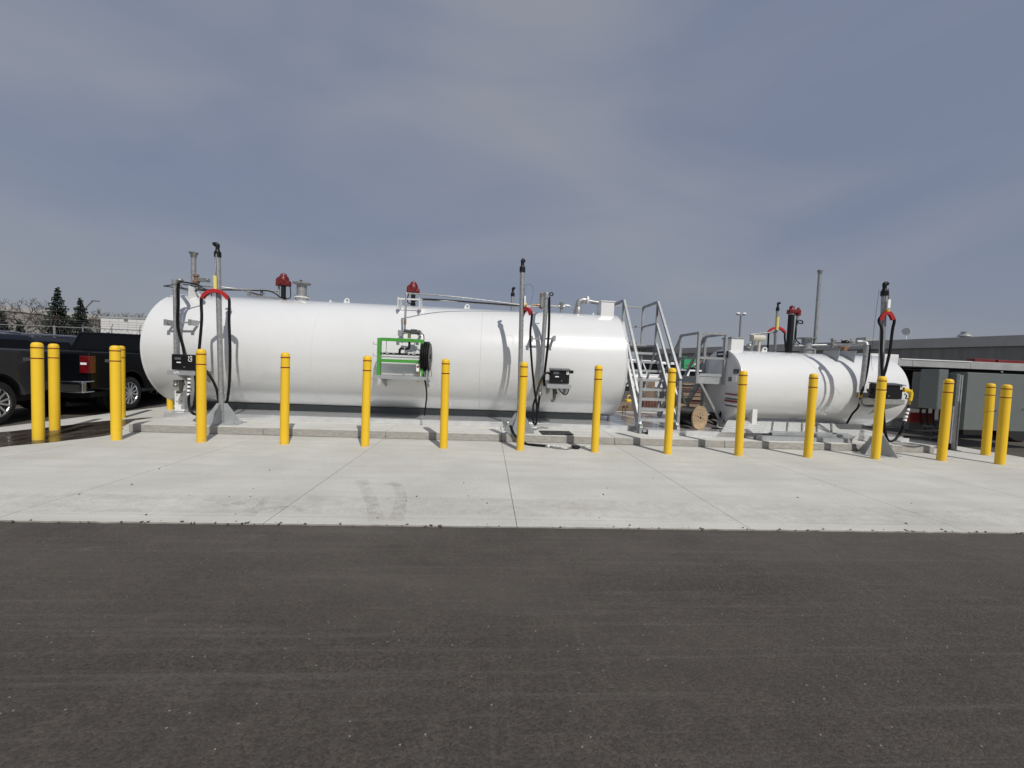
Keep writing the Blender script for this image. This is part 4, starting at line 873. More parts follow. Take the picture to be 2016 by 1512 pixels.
m_ = MB(); c0_, c1_ = A(1788.5, 803, .62), A(1780.5, 831, .59)
for t_ in (.05, .3, .55, .78): m_.cyl(c0_.lerp(c1_, t_), c0_.lerp(c1_, t_+.15), .028, n=12)
m_.build('band', 'sticker', hc)
h = [A(1510, 705, 4.2), A(1512, 680, 4.2), A(1513, 660, 4.12)]+saddle_over(sc4, .25, .14)+[A(1545, 665, 4.12), A(1547, 690, 4.15), A(1546, 715, 4.2)]
hose(h, .024, 'black hose over the red saddle of the pole behind the small tank')
# hose lying on the pad with nozzle end
zz = .024
h = [G(1000, 858, zz)+Vector((0, 0, .3)), G(1012, 866, zz)+Vector((0, 0, .12)), G(1034, 873, zz), G(1052, 876, zz), G(1076, 878, zz)]
hd_ = hose([Vector((p.x, min(p.y, .62), p.z)) for p in h], .024, 'black hose end lying on the pad beside the middle bollard')
m_ = MB().tube([G(1074, 878, zz), G(1092, 880.5, zz), G(1110, 882.5, zz), G(1122, 882, zz), G(1130, 878, zz)], .019, 10); m_.build('end_fitting', 'steel', hd_)
m_ = MB(); ep = [G(1079, 878.6, zz), G(1112, 882.6, zz)]
for t_ in (0, .28, .52, .78): m_.cyl(ep[0].lerp(ep[1], t_), ep[0].lerp(ep[1], t_+.14), .026, n=10)
m_.build('band', 'sticker', hd_)
c = G(1133, 880, .03); m_ = MB(); vs = []
ring = [c+Vector((.065*math.cos(2*PI*i/16), .05*math.sin(2*PI*i/16), 0)) for i in range(17)]
m_.tube(ring, .022, 10, 0); m_.build('nozzle_guard', 'rubber', hd_)
MB().tube([c+Vector((.06, 0, 0)), G(1150, 879, .02), G(1172, 881, .01)], .006, 6).build('spout_wire', 'galv', hd_)
# fallen parts on the plinth
a = [G(1061, 848, LZ+.012), G(1120, 849, LZ+.012), G(1130, 856, LZ+.012), G(1068, 855, LZ+.012)]
tag(MB().prism([p+Vector((0, 0, .006)) for p in a], (0, 0, -.016)).build('rubber_mat', 'blackp', bevel=.003), 'black rubber mat lying on the slab by the middle bollard', 'mat')
tl = thing('hand_tool', 'small steel wrench-like tool lying on the slab beside the rubber mat', 'tool', G(1060, 846, LZ))
m_ = MB(); q = G(1052, 843, LZ+.03); m_.tube([q, G(1066, 842, LZ+.03), G(1081, 841.5, LZ+.02)], .018, 8, 3, taper=.008); m_.cyl(q+Vector((-.03, 0, .0)), q+Vector((.05, 0, .0)), .028, n=10); m_.build('handle', 'steel', tl)
q = G(1049, 849, LZ); MB().cyl(q+Vector((0, 0, .0)), q+Vector((0, 0, .06)), .022, n=10).build('socket', 'galv', tl)

# ================================================================== GREEN REEL FRAME AND COIL
fy = 1.06
gx0, gx1, gz0, gz1 = A(742, 700, fy).x, A(833, 700, fy).x, 1.152, A(790, 667, fy).z
gf = thing('reel_frame', 'green steel frame with black manifold pipe standing on the grey shelf', 'frame', ((gx0+gx1)/2, fy, 1.15))
def gbar(p, q, nm, wd=.07, dp=.10): return MB().box(p, q).build(nm, 'green', gf, bevel=.004)
for x in (gx0, gx1-.06):
    m_ = MB(); m_.box((x, fy+.011, gz0), (x+.012, fy+.12, gz1)); m_.box((x, fy, gz0), (x+.062, fy+.01, gz1)); m_.box((x+.05, fy+.011, gz0), (x+.062, fy+.10, gz1)); m_.build('post', 'green', gf, bevel=.002)
m_ = MB(); m_.box((gx0+.061, fy+.0, gz1-.055), (gx1-.061, fy+.01, gz1)); m_.box((gx0+.061, fy+.0, gz1-.0), (gx1-.061, fy+.08, gz1+.008)); m_.build('top_rail', 'green', gf)
zm = A(790, 711, fy).z; MB().box((gx0+.061, fy+.0, zm-.03), (gx1-.061, fy+.012, zm+.03)).build('middle_rail', 'green', gf)
zp = A(790, 697, fy).z; m_ = MB(); m_.cyl((gx0+.03, fy+.06, zp), (gx1+.0, fy+.06, zp), .02, n=12)
q = A(806, 672, fy+.06); m_.tube([q, q+Vector((0, 0, -.09)), q+Vector((-.01, 0, -.13)), q+Vector((-.05, 0, -.145)), q+Vector((-.13, 0, -.145)), q+Vector((-.17, 0, -.16)), q+Vector((-.18, 0, -.2)), (q.x-.18, fy+.06, zp)], .024, 12, 6)
mo = m_.build('manifold_pipe', 'blackp', gf)
m_ = MB()
for k_ in (.04, .13, .17, .30, .66, .76, .80, .92): m_.cyl((gx0+.05+k_*.8, fy+.06, zp), (gx0+.05+k_*.8+.028, fy+.06, zp), .026, n=12)
m_.cyl(q+Vector((-.07, 0, -.145)), q+Vector((-.095, 0, -.145)), .03, n=12); m_.build('pipe_union', 'galv', mo)
m_ = MB()
for px in (759, 815): x = A(px, 690, fy).x; m_.cyl((x, fy+.05, zp), (x, fy+.05, gz1-.05), .006, n=8); m_.ball((x, fy+.05, zp+.045), .017, n=8)
m_.build('hanger_rod', 'steel', gf)
m_ = MB(); m_.cyl((gx0+.06, fy+.075, zp-.06), (gx1-.06, fy+.075, zp-.06), .012, n=8); m_.build('lower_pipe', 'galv', gf)
m_ = MB()
for py in (678, 701): 
    q = A(741, py, fy); m_.tube([q+Vector((.02, 0, 0)), q+Vector((-.05, 0, -.0)), q+Vector((-.055, 0, .005)), q+Vector((-.06, 0, .05))], .006, 6, 4)
m_.build('side_hook', 'galv', gf)
m_ = MB(); q = A(822, 722, fy-.02)
m_.box((q.x-.025, fy-.015, q.z-.09), (q.x+.03, fy-.003, q.z+.05)); m_.build('instruction_tag', 'sticker', gf)
MB().box((q.x-.018, fy-.018, q.z-.02), (q.x+.02, fy-.0155, q.z+.02)).build('tag_mark', 'decalr', gf)
m_ = MB()
for k_ in range(5): m_.cyl((q.x+.02, fy-.02, q.z-.10-k_*.045), (q.x+.02, fy-.02, q.z-.125-k_*.045), .018, n=8)
m_.build('stacked_fitting', 'brass', gf)
# solenoid valve above the frame
q = A(803, 653, 1.3); m_ = MB(); m_.cyl(q+Vector((-.08, 0, .02)), q+Vector((.08, 0, .0)), .032, n=12); m_.box(q+Vector((.06, -.045, -.045)), q+Vector((.18, .045, .05))); m_.cyl(q+Vector((.1, 0, -.0)), q+Vector((.24, 0, -.01)), .045, n=12)
vo_ = m_.build('solenoid_valve', 'cabinetd', gf, bevel=.006); MB().cyl(q+Vector((.03, 0, -.02)), q+Vector((.03, 0, -.13)), .032, n=12).build('check_body', mat('green_bronze', (.19, .24, .10), .5, .3, .3, 20), gf)
MB().tube([q+Vector((.24, 0, .0)), q+Vector((.31, 0, -.06)), q+Vector((.32, -.02, -.2)), q+Vector((.31, -.02, -.3))], .010, 8).build('valve_cable', 'cable', gf)
rl = thing('hose_reel', 'black coil of hose on a narrow reel at the right side of the green frame', 'hose reel', A(838, 740, 1.2))
rc = A(839, 702, 1.22); m_ = MB()
for k_ in range(6):
    for j_ in range(4): 
        r_ = .14+.036*k_; x_ = rc.x-.06+.036*j_
        m_.add(*(lambda n, rr, tr_, cx: ([(cx+tr_*math.cos(2*PI*b/6), rc.y+(rr+tr_*math.sin(2*PI*b/6))*math.cos(2*PI*a/n), rc.z+(rr+tr_*math.sin(2*PI*b/6))*math.sin(2*PI*a/n)) for a in range(n) for b in range(6)], [(a*6+b, a*6+(b+1) % 6, ((a+1) % n)*6+(b+1) % 6, ((a+1) % n)*6+b) for a in range(n) for b in range(6)]))(28, r_*.88, .017, x_))
m_.build('coiled_hose', 'rubber', rl)
m_ = MB()
for x_ in (rc.x-.085, rc.x+.075):
    m_.lathe((x_, rc.y, rc.z), (1, 0, 0), [(.262, 0), (.266, .004), (.262, .008)], 40)
m_.cyl((rc.x-.1, rc.y, rc.z), (rc.x+.1, rc.y, rc.z), .045, n=14); m_.build('flange', 'blackp', rl)
MB().ball((rc.x+.1, rc.y-.03, rc.z-.13), .02, n=8).build('locking_pin', 'chrome', rl)
m_ = MB()
for dx, dy in ((-.07, -.2), (-.03, .18), (.05, -.22), (.09, .2)): m_.cyl((rc.x+dx*.9, rc.y+dy*.5, rc.z-.2), (rc.x+dx, rc.y+dy, 1.152), .008, n=8)
m_.build('stand', 'galv', rl)
tag(MB().tube([A(832, 735, 1.1), A(837, 752, 1.08), A(840, 775, 1.1), A(838, 800, 1.2), A(836, 818, 1.3)], .015, 8).build('drop_cable', 'cable'), 'thin black cable hanging down below the green frame shelf', 'cable')

# ================================================================== ACCESS STAIRS BY THE LARGE TANK
stt = thing('access_stairs', 'steep galvanised stairs with handrails and top landing at the right end of the large tank', 'stairs', (3.6, 1.3, LZ))
XL, XR, YB, YT, ZB, ZTP = 3.19, 3.98, 1.26, 2.55, .22, 2.06
def at_stair(t_, off=0): return YB+(YT-YB)*t_, ZB+(ZTP-ZB)*t_+off
for x in (XL, XR):
    m_ = MB(); m_.bar((x, YB, ZB), (x, YT, ZTP), .05, .17); m_.bar((x, YB-.02, LZ+.01), (x, YB-.02, ZB+.12), .06, .08); m_.box((x-.05, YB-.1, LZ+.001), (x+.05, YB+.06, LZ+.012)); m_.build('stringer', 'galv', stt)
for i in range(9):
    t_ = (i+.05)/9.0; y_, z_ = at_stair(t_); m_ = MB(); m_.box((XL+.027, y_-.10, z_-.035), (XR-.027, y_+.12, z_)); m_.box((XL+.027, y_-.112, z_-.05), (XR-.027, y_-.101, z_+.004)); m_.build('tread', 'galvl', stt)
for x in (XL-.02, XR+.02):
    y0_, z0_ = at_stair(.02, 1.03); y1_, z1_ = at_stair(1.0, 1.03); m_ = MB(); m_.bar((x, y0_-.02, z0_), (x, y1_, z1_), .05, .05); m_.build('handrail', 'galv', stt)
    y0b, z0b = at_stair(.02, .52); y1b, z1b = at_stair(1.0, .52); m_ = MB(); m_.bar((x, y0b, z0b), (x, y1b, z1b), .045, .045); m_.build('middle_rail', 'galv', stt)
    MB().bar((x, y0_, LZ+.015), (x, y0_, z0_-.03), .055, .055).build('rail_post', 'galv', stt); MB().bar((x, YT, ZTP-.1), (x, YT, z1_), .055, .055).build('rail_post', 'galv', stt)
LYB = 3.42
m_ = MB(); m_.box((XL-.05, YT+.03, ZTP-.03), (XR+.05, LYB, ZTP)); m_.box((XL-.05, YT+.03, ZTP+.001), (XL-.04, LYB, ZTP+.1)); m_.box((XR+.04, YT+.03, ZTP-.16), (XR+.05, LYB, ZTP-.031)); m_.box((XL-.05, LYB-.01, ZTP-.14), (XR+.05, LYB, ZTP-.031)); m_.box((XL-.03, LYB-.012, ZTP+.001), (XR+.03, LYB-.002, ZTP+.11)); m_.build('landing', 'galv', stt)
z1_ = ZTP+1.03; m_ = MB()
for x in (XL-.02, XR+.02): m_.bar((x, YT, z1_), (x, LYB, z1_), .05, .05); m_.bar((x, YT, ZTP+.52), (x, LYB, ZTP+.52), .04, .04); m_.bar((x, LYB, ZTP-.1), (x, LYB, z1_+.025), .05, .05)
m_.bar((XL, LYB, z1_), (XR, LYB, z1_), .045, .045); m_.bar((XL, LYB, ZTP+.52), (XR, LYB, ZTP+.52), .04, .04); m_.build('guard_rail', 'galv', stt)
m_ = MB()
for x in (XL, XR): m_.bar((x, LYB-.05, .246), (x, LYB-.05, ZTP-.04), .06, .06); m_.bar((x, LYB-.05, .3), (x, YT, ZTP-.15), .04, .04)
m_.bar((XL, LYB-.05, .5), (XR, LYB-.05, 1.5), .04, .04); m_.build('support_leg', 'galv', stt)
q = A(1283, 615, YT+.04); MB().box((XR-.015, YT-.045, q.z-.09), (XR+.015, YT-.035, q.z+.06)).build('safety_tag', 'decalr', stt)

# ================================================================== WORK PLATFORM BETWEEN THE TANKS
wp_ = thing('work_platform', 'galvanised work platform with guard rails and kick plate between the two tanks', 'platform', (5.0, 2.3, .24))
pa_, pc_ = A(1370, 744, 1.6), A(1424, 752, 1.6)
wx0, wx1, wy0, wy1 = pa_.x+.02, pc_.x, 1.6, 2.4; wz = A(1395, 742, 1.6).z; wt = A(1372, 655, 1.6).z
m_ = MB(); m_.box((wx0, wy0+.02, wz-.05), (wx1, wy1, wz)); m_.box((wx0, wy0, wz-.15), (wx1, wy0+.012, wz)); m_.box((wx0-.012, wy0+.02, wz-.15), (wx0-.001, wy1, wz)); m_.build('deck', 'galvl', wp_)
m_ = MB(); m_.box((wx0+.05, wy0-.012, wz+.01), (wx1-.03, wy0-.002, wz+.07)); m_.build('kick_plate', 'galvl', wp_)
for x, y in ((wx0, wy0), (wx1, wy0), (wx0, wy1), (wx1, wy1)):
    MB().bar((x, y, wz-.15), (x, y, wt), .055, .055).build('rail_post', 'galv', wp_)
m_ = MB(); zm = A(1395, 705, 1.6).z
for z in (wt, zm): m_.bar((wx0-.025, wy0, z), (wx1+.025, wy0, z), .045, .05); m_.bar((wx0, wy0, z), (wx0, wy1, z), .045, .05)
m_.bar((wx1, wy0, wt), (wx1, wy1, wt), .045, .05); m_.build('guard_rail', 'galv', wp_)
m_ = MB()
for x in (wx0+.02, wx1-.02):
    m_.bar((x, wy1, wt), (x, wy1+1.15, wt-1.35), .05, .05); m_.bar((x, wy1+.0, wz), (x, wy1+.95, .3), .04, .15); m_.bar((x, wy1+1.0, .26), (x, wy1+1.1, wt-1.3), .045, .045)
m_.build('rear_stair_rail', 'galv', wp_)
for i in range(4):
    t_ = (i+.5)/4.5; MB().box((wx0+.05, wy1+.95*t_-.1, wz-(wz-.3)*t_-.03), (wx1-.05, wy1+.95*t_+.1, wz-(wz-.3)*t_)).build('tread', 'galvl', wp_)
m_ = MB(); b = A(1424, 836, 1.62); b = Vector((b.x, 1.62, .26)); m_.bar((wx0+.1, 1.62, wz-.14), b, .045, .045)
m_.build('brace', 'galv', wp_); MB().bar((wx0-.05, 2.30, wz-.14), (wx0+.32, 2.30, .26), .045, .045).build('brace', 'galv', wp_)
m_ = MB(); m_.bar((wx0+.02, wy1-.05, .25), (wx0+.02, wy1-.05, wz-.15), .05, .05); m_.bar((wx1-.02, wy1-.05, .25), (wx1-.02, wy1-.05, wz-.15), .05, .05); m_.bar((wx0+.02, wy1-.05, .5), (wx1-.02, wy1-.05, .5), .04, .04); m_.build('rear_legs', 'galv', wp_)
m_ = MB(); q = A(1422, 833, 1.55); m_.lathe((q.x-.02, 1.58, .33), (0, -1, 0), [(.09, 0), (.09, .02), (.08, .022)], 20); m_.build('foot_plate', 'galvl', wp_)

# ================================================================== CABLE SPOOL
ax = Vector((.42, -.907, 0)).normalized(); rs = .250
F = A(1379, 821, 1.30); F = Vector((F.x, 1.30, .244+rs)); Lsp = .46
sp = thing('cable_spool', 'wooden cable spool wound with shiny black cable under the work platform', 'cable spool', (F.x-.1, F.y+.2, .244))
for c in (F, F-ax*Lsp):
    m_ = MB(); m_.lathe(c-ax*.0, -ax, [(.03, -.002), (rs*.985, 0), (rs, .004), (rs, .030), (rs*.985, .034)], 44); fl = m_.build('flange', 'wood', sp)
m_ = MB(); u_ = ax.cross(Vector((0, 0, 1)))
for i in range(6): a = i*PI/3+.3; c = F+(u_*math.cos(a)+Vector((0, 0, math.sin(a))))*.085; m_.cyl(c+ax*.0, c+ax*.008, .012, n=8)
m_.cyl(F+ax*.001, F+ax*.006, .026, n=14); m_.build('bolt_hole', 'under', sp)
m_ = MB(); pr = []
nn = 26
for i in range(nn): 
    h_ = .036+(Lsp-.074)*i/nn; pr += [(rs*.80, h_), (rs*.835, h_+(Lsp-.074)/nn*.5)]
m_.lathe(F, -ax, [(rs*.5, .036)]+pr+[(rs*.80, Lsp-.037)], 40); m_.build('wound_cable', 'cable', sp)
# tangle of loose cable beside it
m_ = MB(); random.seed(3); base = A(1406, 828, 1.7)
pts = [base+Vector((random.uniform(-.13, .22), random.uniform(-.08, .12), random.uniform(-.12, .22))) for _ in range(22)]
pts = [Vector((p.x, p.y, max(p.z, .265))) for p in pts]
m_.tube(pts, .016, 7, 6); tag(m_.build('cable_coil', 'cable'), 'tangled loose black cable heaped between the spool and the small tank', 'cable')
m_ = MB(); c = G(1418, 846, .26)
m_.tube([c+Vector((.17*math.cos(t_*.7), .12*math.sin(t_*.7), .006*t_)) for t_ in range(12)], .014, 7, 6); tag(m_.build('cable_coil', 'cable'), 'flat ring of black cable lying on the deck in front of the small tank end', 'cable')

# ================================================================== PLANKS AND CHANNELS BEFORE THE SMALL TANK
a = [G(1420, 852, .25), G(1692, 863, .25), A(1697, 836, 1.28), A(1433, 827, 1.28)]
for p in a[:2]: p.y = 1.0; p.z = .262
a[0].x = A(1420, 851, 1.0).x; a[1].x = A(1690, 866, 1.0).x
rp = thing('tread_plank', 'aluminium grip-strut plank with raised dimples leaning along the deck edge of the small tank', 'plank', a[0])
m_ = MB(); m_.prism(a, (0, 0, -.012)); m_.build('plate', 'tread', rp)
m_ = MB(); u = (a[1]-a[0]); v = (a[3]-a[0])
for i in range(26):
    for j in range(6):
        p = a[0]+u*((i+.5)/26*.30)+v*((j+.5)/6); m_.lathe(p+Vector((0, 0, -.001)), (0, 0, 1), [(.010, 0), (.007, .010), (.003, .011)], 6)
m_.build('dimple', 'tread', rp)['kind'] = 'stuff'
m_ = MB()
for k_ in (.36, .47, .58, .69, .80): 
    p = a[0]+u*k_; m_.bar(p+v*.05+Vector((0, 0, .012)), p+v*.95+u*-.02+Vector((0, 0, .012)), .022, .034)
m_.build('rib', 'steel', rp)  # ribs in darker steel, the shadows they cast put into their colour
a0, a1 = A(1489, 862, .82), A(1677, 872, .82)
m_ = MB(); m_.box((a0.x, .82, .144), (a1.x, .90, .15)); m_.box((a0.x, .812, .144), (a1.x, .819, .225)); m_.box((a0.x, .901, .144), (a1.x, .908, .225))
tag(m_.build('steel_channel', 'galvl'), 'loose grey steel channel lying along the deck, nearer and lower of the two', 'channel')
a0, a1 = A(1519, 852, .94), A(1674, 858, .94)
m_ = MB(); m_.box((a0.x, .925, .276), (a1.x, .985, .282)); m_.box((a0.x, .918, .230), (a1.x, .924, .29)); m_.box((a0.x, .986, .262), (a1.x, .992, .31))
tag(m_.build('steel_channel', 'galvl'), 'loose grey steel channel resting against the tread plank, upper of the two', 'channel')

# ================================================================== ELECTRICAL GEAR AT THE RIGHT
def ebox(p1, p2, y, dp, label, m='cabinet', name='electrical_box', extra=None):
    a, b = A(*p1, y), A(*p2, y); t = thing(name, label, 'electrical box', ((a.x+b.x)/2, y+dp/2, b.z), group='grey electrical boxes at the right end')
    MB().box((a.x, y+.012, b.z), (b.x, y+dp, a.z)).build('enclosure', m, t, bevel=.006)
    MB().box((a.x+.006, y, b.z+.006), (b.x-.006, y+.0115, a.z-.006)).build('cover', m, t, bevel=.004); return t, a, b
e1, a, b = ebox((1906, 733), (2110, 853), 1.2, .3, 'long grey electrical trough behind the rightmost bollards')
MB().box((b.x-.12, 1.36, -.014), (b.x-.06, 1.42, a.z-.05)).build('support_leg', 'galv', e1)
for px, py in ((1972, 732), (2014, 805), (1960, 808)):
    q = A(px, py, 1.2); MB().cyl((q.x, 1.188, q.z), (q.x, 1.2, q.z), .022, n=12).build('cover_screw', 'chrome', e1)
def AX(px, py, x):
    d = ray(px, py); return CAM+d*((x-CAM.x)/d.x)
def sidebox(pn, pf, y, wd, label, m='cabinet'):
    """box whose door faces the tank: near edge at pixel column pn, far edge at pf"""
    a = A(pn[0], pn[1], y); b = A(pn[0], pn[2], y); f = AX(pf, pn[1], a.x)
    t = thing('electrical_box', label, 'electrical box', (a.x+wd/2, (y+f.y)/2, b.z), group='grey electrical boxes at the right end')
    MB().box((a.x+.012, y, b.z), (a.x+wd, f.y, a.z)).build('enclosure', m, t, bevel=.006)
    MB().box((a.x, y+.006, b.z+.006), (a.x+.0115, f.y-.006, a.z-.006)).build('door', m, t, bevel=.004); return t, a, b
e2, a2_, b2_ = sidebox((1850, 727, 806), 1813, 1.45, .22, 'upright grey disconnect box to the left of the strut posts')
e3, _, _ = sidebox((1815, 732, 806), 1797, 2.25, .2, 'darker grey box partly hidden behind the upright disconnect box', 'cabinetd')
e4, _, _ = sidebox((1884, 735, 806), 1866, 1.50, .05, 'dark grey box hidden behind the right bollard and the strut post', 'cabinetd')
e5, _, _ = ebox((1885, 736), (1905, 807), 1.32, .18, 'narrow light grey panel between the strut posts and the long trough')
b2_ = b2_+Vector((.2, 0, 0))
m_ = MB(); q = A(1818, 806, 1.5)
for i in range(4):
    x = b2_.x-.06-.07*i; m_.tube([(b2_.x-.09, 1.52+.13*i, b2_.z+.01), (b2_.x-.09, 1.52+.13*i, b2_.z-.2), (b2_.x-.06, 1.5+.12*i, b2_.z-.42), (b2_.x+.03, 1.42+.1*i, .20), (b2_.x+.2, 1.35+.1*i, .10)], .022, 8)
tag(m_.build('conduit_bundle', 'cable'), 'black flexible conduits dropping from the upright disconnect box to the deck', 'conduit')
m_ = MB(); m_.box((A(1792, 808, 1.9).x, 1.9, A(1792, 832, 1.9).z), (A(1842, 808, 1.9).x, 2.0, A(1792, 812, 1.9).z)); 
tag(m_.build('red_junction_box', 'redd', bevel=.02), 'dark red junction body low behind the grey boxes', 'junction box')
m_ = MB(); a, b = A(1790, 826, 2.3), A(1846, 858, 2.3); m_.box((a.x, 2.3, .25), (b.x, 2.7, a.z-.05)); m_.box((a.x-.02, 2.28, a.z-.049), (b.x+.02, 2.72, a.z)); tag(m_.build('storage_bin', 'cabinetd', bevel=.01), 'low dark grey lidded bin on the deck below the electrical boxes', 'bin')
m_ = MB(); q = G(1815, 868, .25); m_.tube([q+Vector((.35*math.cos(t_*.6), .14*math.sin(t_*.6), .01+.012*t_)) for t_ in range(24)], .024, 8, 4); tag(m_.build('hose_coil', 'rubber'), 'coil of black hose lying on the deck at the right end of the plinth', 'hose')
for i, (px1, py1, px2, py2, y, l) in enumerate(((1893, 738, 1880, 888, 1.02, 'slotted steel strut post in front of the narrow grey panel'), (1876, 800, 1868, 886, 1.25, 'short steel strut post just behind the slotted one'))):
    a, b = A(px1, py1, y), A(px2, py2, y); b = Vector((b.x, y, .0)); a = Vector((b.x, y, a.z)); m_ = MB(); t = thing('strut_post', l, 'post', b, group='slotted strut posts')
    m_.box((b.x-.03, y, .008), (b.x-.006, y+.006, a.z)); m_.box((b.x+.012, y, .008), (b.x+.036, y+.006, a.z)); m_.box((b.x-.036, y, .008), (b.x-.031, y+.05, a.z)); m_.box((b.x+.037, y, .008), (b.x+.042, y+.05, a.z)); m_.box((b.x-.03, y+.045, .008), (b.x+.036, y+.05, a.z)); m_.build('channel', 'galv', t)
    MB().box((b.x-.08, y-.06, .001), (b.x+.08, y+.1, .0075)).build('base_plate', 'galv', t)
q = A(1862, 880, 1.15); tag(MB().box((q.x-.09, 1.1, .002), (q.x+.08, 1.25, .13)).build('wooden_block', 'under', bevel=.006), 'dark block on the pad between the bollard and the strut posts', 'block')

# flatbed trailer behind the boxes
ft = thing('flatbed_trailer', 'flatbed trailer with pale deck edge and red load bars behind the electrical boxes', 'trailer', (15, 4, 0))
a, b = A(1770, 704, 3.2), A(2100, 721, 3.2); zt = A(1900, 711, 3.2).z; zb = A(1900, 726, 3.2).z
fx0, fx1 = a.x, 19.0
MB().box((fx0, 3.2, zb), (fx1, 5.7, zt)).build('deck', 'trailerg', ft, bevel=.01)
m_ = MB(); m_.box((fx0+.05, 3.185, zt-.025), (A(1912, 711, 3.2).x, 3.199, zt+.003)); m_.build('edge_trim', 'white2', ft)
for i in range(5): x = fx0+.4+i*1.7; MB().box((x, 3.193, zb+.03), (x+.05, 3.199, zt-.04)).build('stake_pocket', 'trailerg', ft)
m_ = MB(); m_.box((fx0+1.2, 3.3, zb-.12), (fx1, 3.36, zb-.04)); m_.box((fx0+1.5, 3.5, zb-.45), (fx1, 3.6, zb-.05)); m_.box((fx0+1.5, 5.2, zb-.45), (fx1, 5.3, zb-.05)); m_.box((fx0+.2, 3.9, zb-.9), (fx1, 4.9, zb-.06)); m_.build('chassis', 'under', ft)
x = A(1920, 709, 3.3).x; m_ = MB(); m_.box((x, 3.3, zt+.001), (x+.62, 3.5, zt+.09)); m_.box((x+.72, 3.32, zt+.001), (x+1.9, 3.5, zt+.085)); m_.build('load_bar', 'redd', ft, bevel=.01)
for x in (A(2003, 868, 2.5).x, A(2003, 868, 2.5).x+1.25):
    m_ = MB(); m_.lathe((x, 2.45, .5), (0, 1, 0), [(.3, 0), (.48, .01), (.51, .05), (.51, .24), (.48, .28), (.3, .29)], 32); wv = m_.build('wheel', 'tyre', ft); MB().lathe((x, 2.445, .5), (0, 1, 0), [(.05, -.05), (.12, 0), (.29, .01), (.3, .03)], 20).build('rim', 'steel', wv)
m_ = MB(); m_.box((A(1868, 850, 2.7).x, 2.75, .10), (fx1, 2.85, zb-.45)); m_.box((A(1868, 850, 2.7).x, 2.86, zb-.55), (fx1, 3.4, zb-.45)); m_.build('shade_skirt', 'under', ft)  # skirt brought forward and low, its black standing in for ground shade

# ================================================================== VEHICLES
def wheel(par, c, r=.41, wd=.27, out=1, spokes=6):
    c = Vector(c); y0 = c.y; m = MB()
    m.lathe(c+Vector((0, -wd/2*out, 0)), (0, out, 0), [(r*.66, .02), (r*.70, .0), (r*.9, .004), (r*.985, .035), (r, .07), (r, wd-.07), (r*.985, wd-.035), (r*.9, wd-.004), (r*.68, wd), (r*.66, wd-.03)], 36)
    w_ = m.build('wheel', 'tyre', par)
    face = c+Vector((0, out*(wd/2-.035), 0)); m = MB()
    m.lathe(face+Vector((0, -out*.09, 0)), (0, out, 0), [(r*.60, 0), (r*.665, .0), (r*.675, .105), (r*.63, .11), (r*.60, .08), (r*.58, .0)], 36)
    m.cyl(face+Vector((0, -out*.05, 0)), face+Vector((0, out*.012, 0)), r*.15, r*.13, 16)
    for i in range(spokes):
        for da in (-.15, .15):
            a = 2*PI*i/spokes+da; b = 2*PI*i/spokes+da*1.6; m.bar(face+Vector((math.cos(a), 0, math.sin(a)))*r*.1, face+Vector((math.cos(b)*r*.63, out*.005, math.sin(b)*r*.63)), r*.085, .03, up=(0, 1, 0))
    m.build('rim', 'alloy', w_)
    MB().cyl(face+Vector((0, -out*.12, 0)), face+Vector((0, -out*.1, 0)), r*.6, n=24).build('brake_disc', 'under', w_)
    return w_
def side_body(prof_top, arches, zs, W, x_end):
    """closed side outline with wheel-arch cut-outs, swept across the width"""
    pts = list(prof_top)
    bot = [(x_end, zs)]
    for cx, rr, cz in sorted(arches, key=lambda a: -a[0]):
        a0 = math.asin(min(1, max(-1, (zs-cz)/rr)))
        for i in range(13):
            a = a0+(PI-2*a0)*i/12; bot.append((cx+rr*math.cos(a), cz+rr*math.sin(a)))
    m = MB()
    poly = [(x, -W/2, z) for x, z in pts+bot]
    m.prism(poly, (0, W, 0)); return m
def cabin(par, base, roof, W0, W1, zb, zt, m, nwin, glass='glass', pillar=.09, rear=True, name='cabin'):
    """tapered greenhouse; base/roof = (x rear, x front)"""
    b0, b1 = base; r0, r1 = roof; k = MB()
    vs = [(b0, -W0/2, zb), (b1, -W0/2, zb), (b1, W0/2, zb), (b0, W0/2, zb), (r0, -W1/2, zt), (r1, -W1/2, zt), (r1, W1/2, zt), (r0, W1/2, zt)]
    k.add(vs, [(0, 3, 2, 1), (4, 5, 6, 7), (0, 1, 5, 4), (1, 2, 6, 5), (2, 3, 7, 6), (3, 0, 4, 7)]); c = k.build(name, m, par, bevel=.04, seg=3)
    def S(u, v, s, off=.006):
        xb = b0+(b1-b0)*u; xr = r0+(r1-r0)*u; x = xb+(xr-xb)*v; y = (W0/2+(W1/2-W0/2)*v+off)*s; return Vector((x, y, zb+(zt-zb)*v))
    for s in (-1, 1):
        for i in range(nwin):
            u0 = .05+(.9)*i/nwin+.012; u1 = .05+.9*(i+1)/nwin-.012
            g_ = MB(); q = [S(u0, .14, s), S(u1, .14, s), S(u1, .84, s), S(u0, .84, s)]; g_.prism(q, (0, -.004*s, 0)); g_.build('window', glass, c)
    for (xa, xb_, sgn) in ((b1, r1, 1), (b0, r0, -1)):
        q = []
        for u, v in ((-.86, .16), (.86, .16), (.84, .86), (-.84, .86)):
            q.append(Vector((xa+(xb_-xa)*v+.007*sgn, (W0/2+(W1/2-W0/2)*v)*u, zb+(zt-zb)*v)))
        g_ = MB(); g_.prism(q, (-.004*sgn, 0, 0)); g_.build('windshield' if sgn > 0 else 'rear_window', glass, c)
    return c
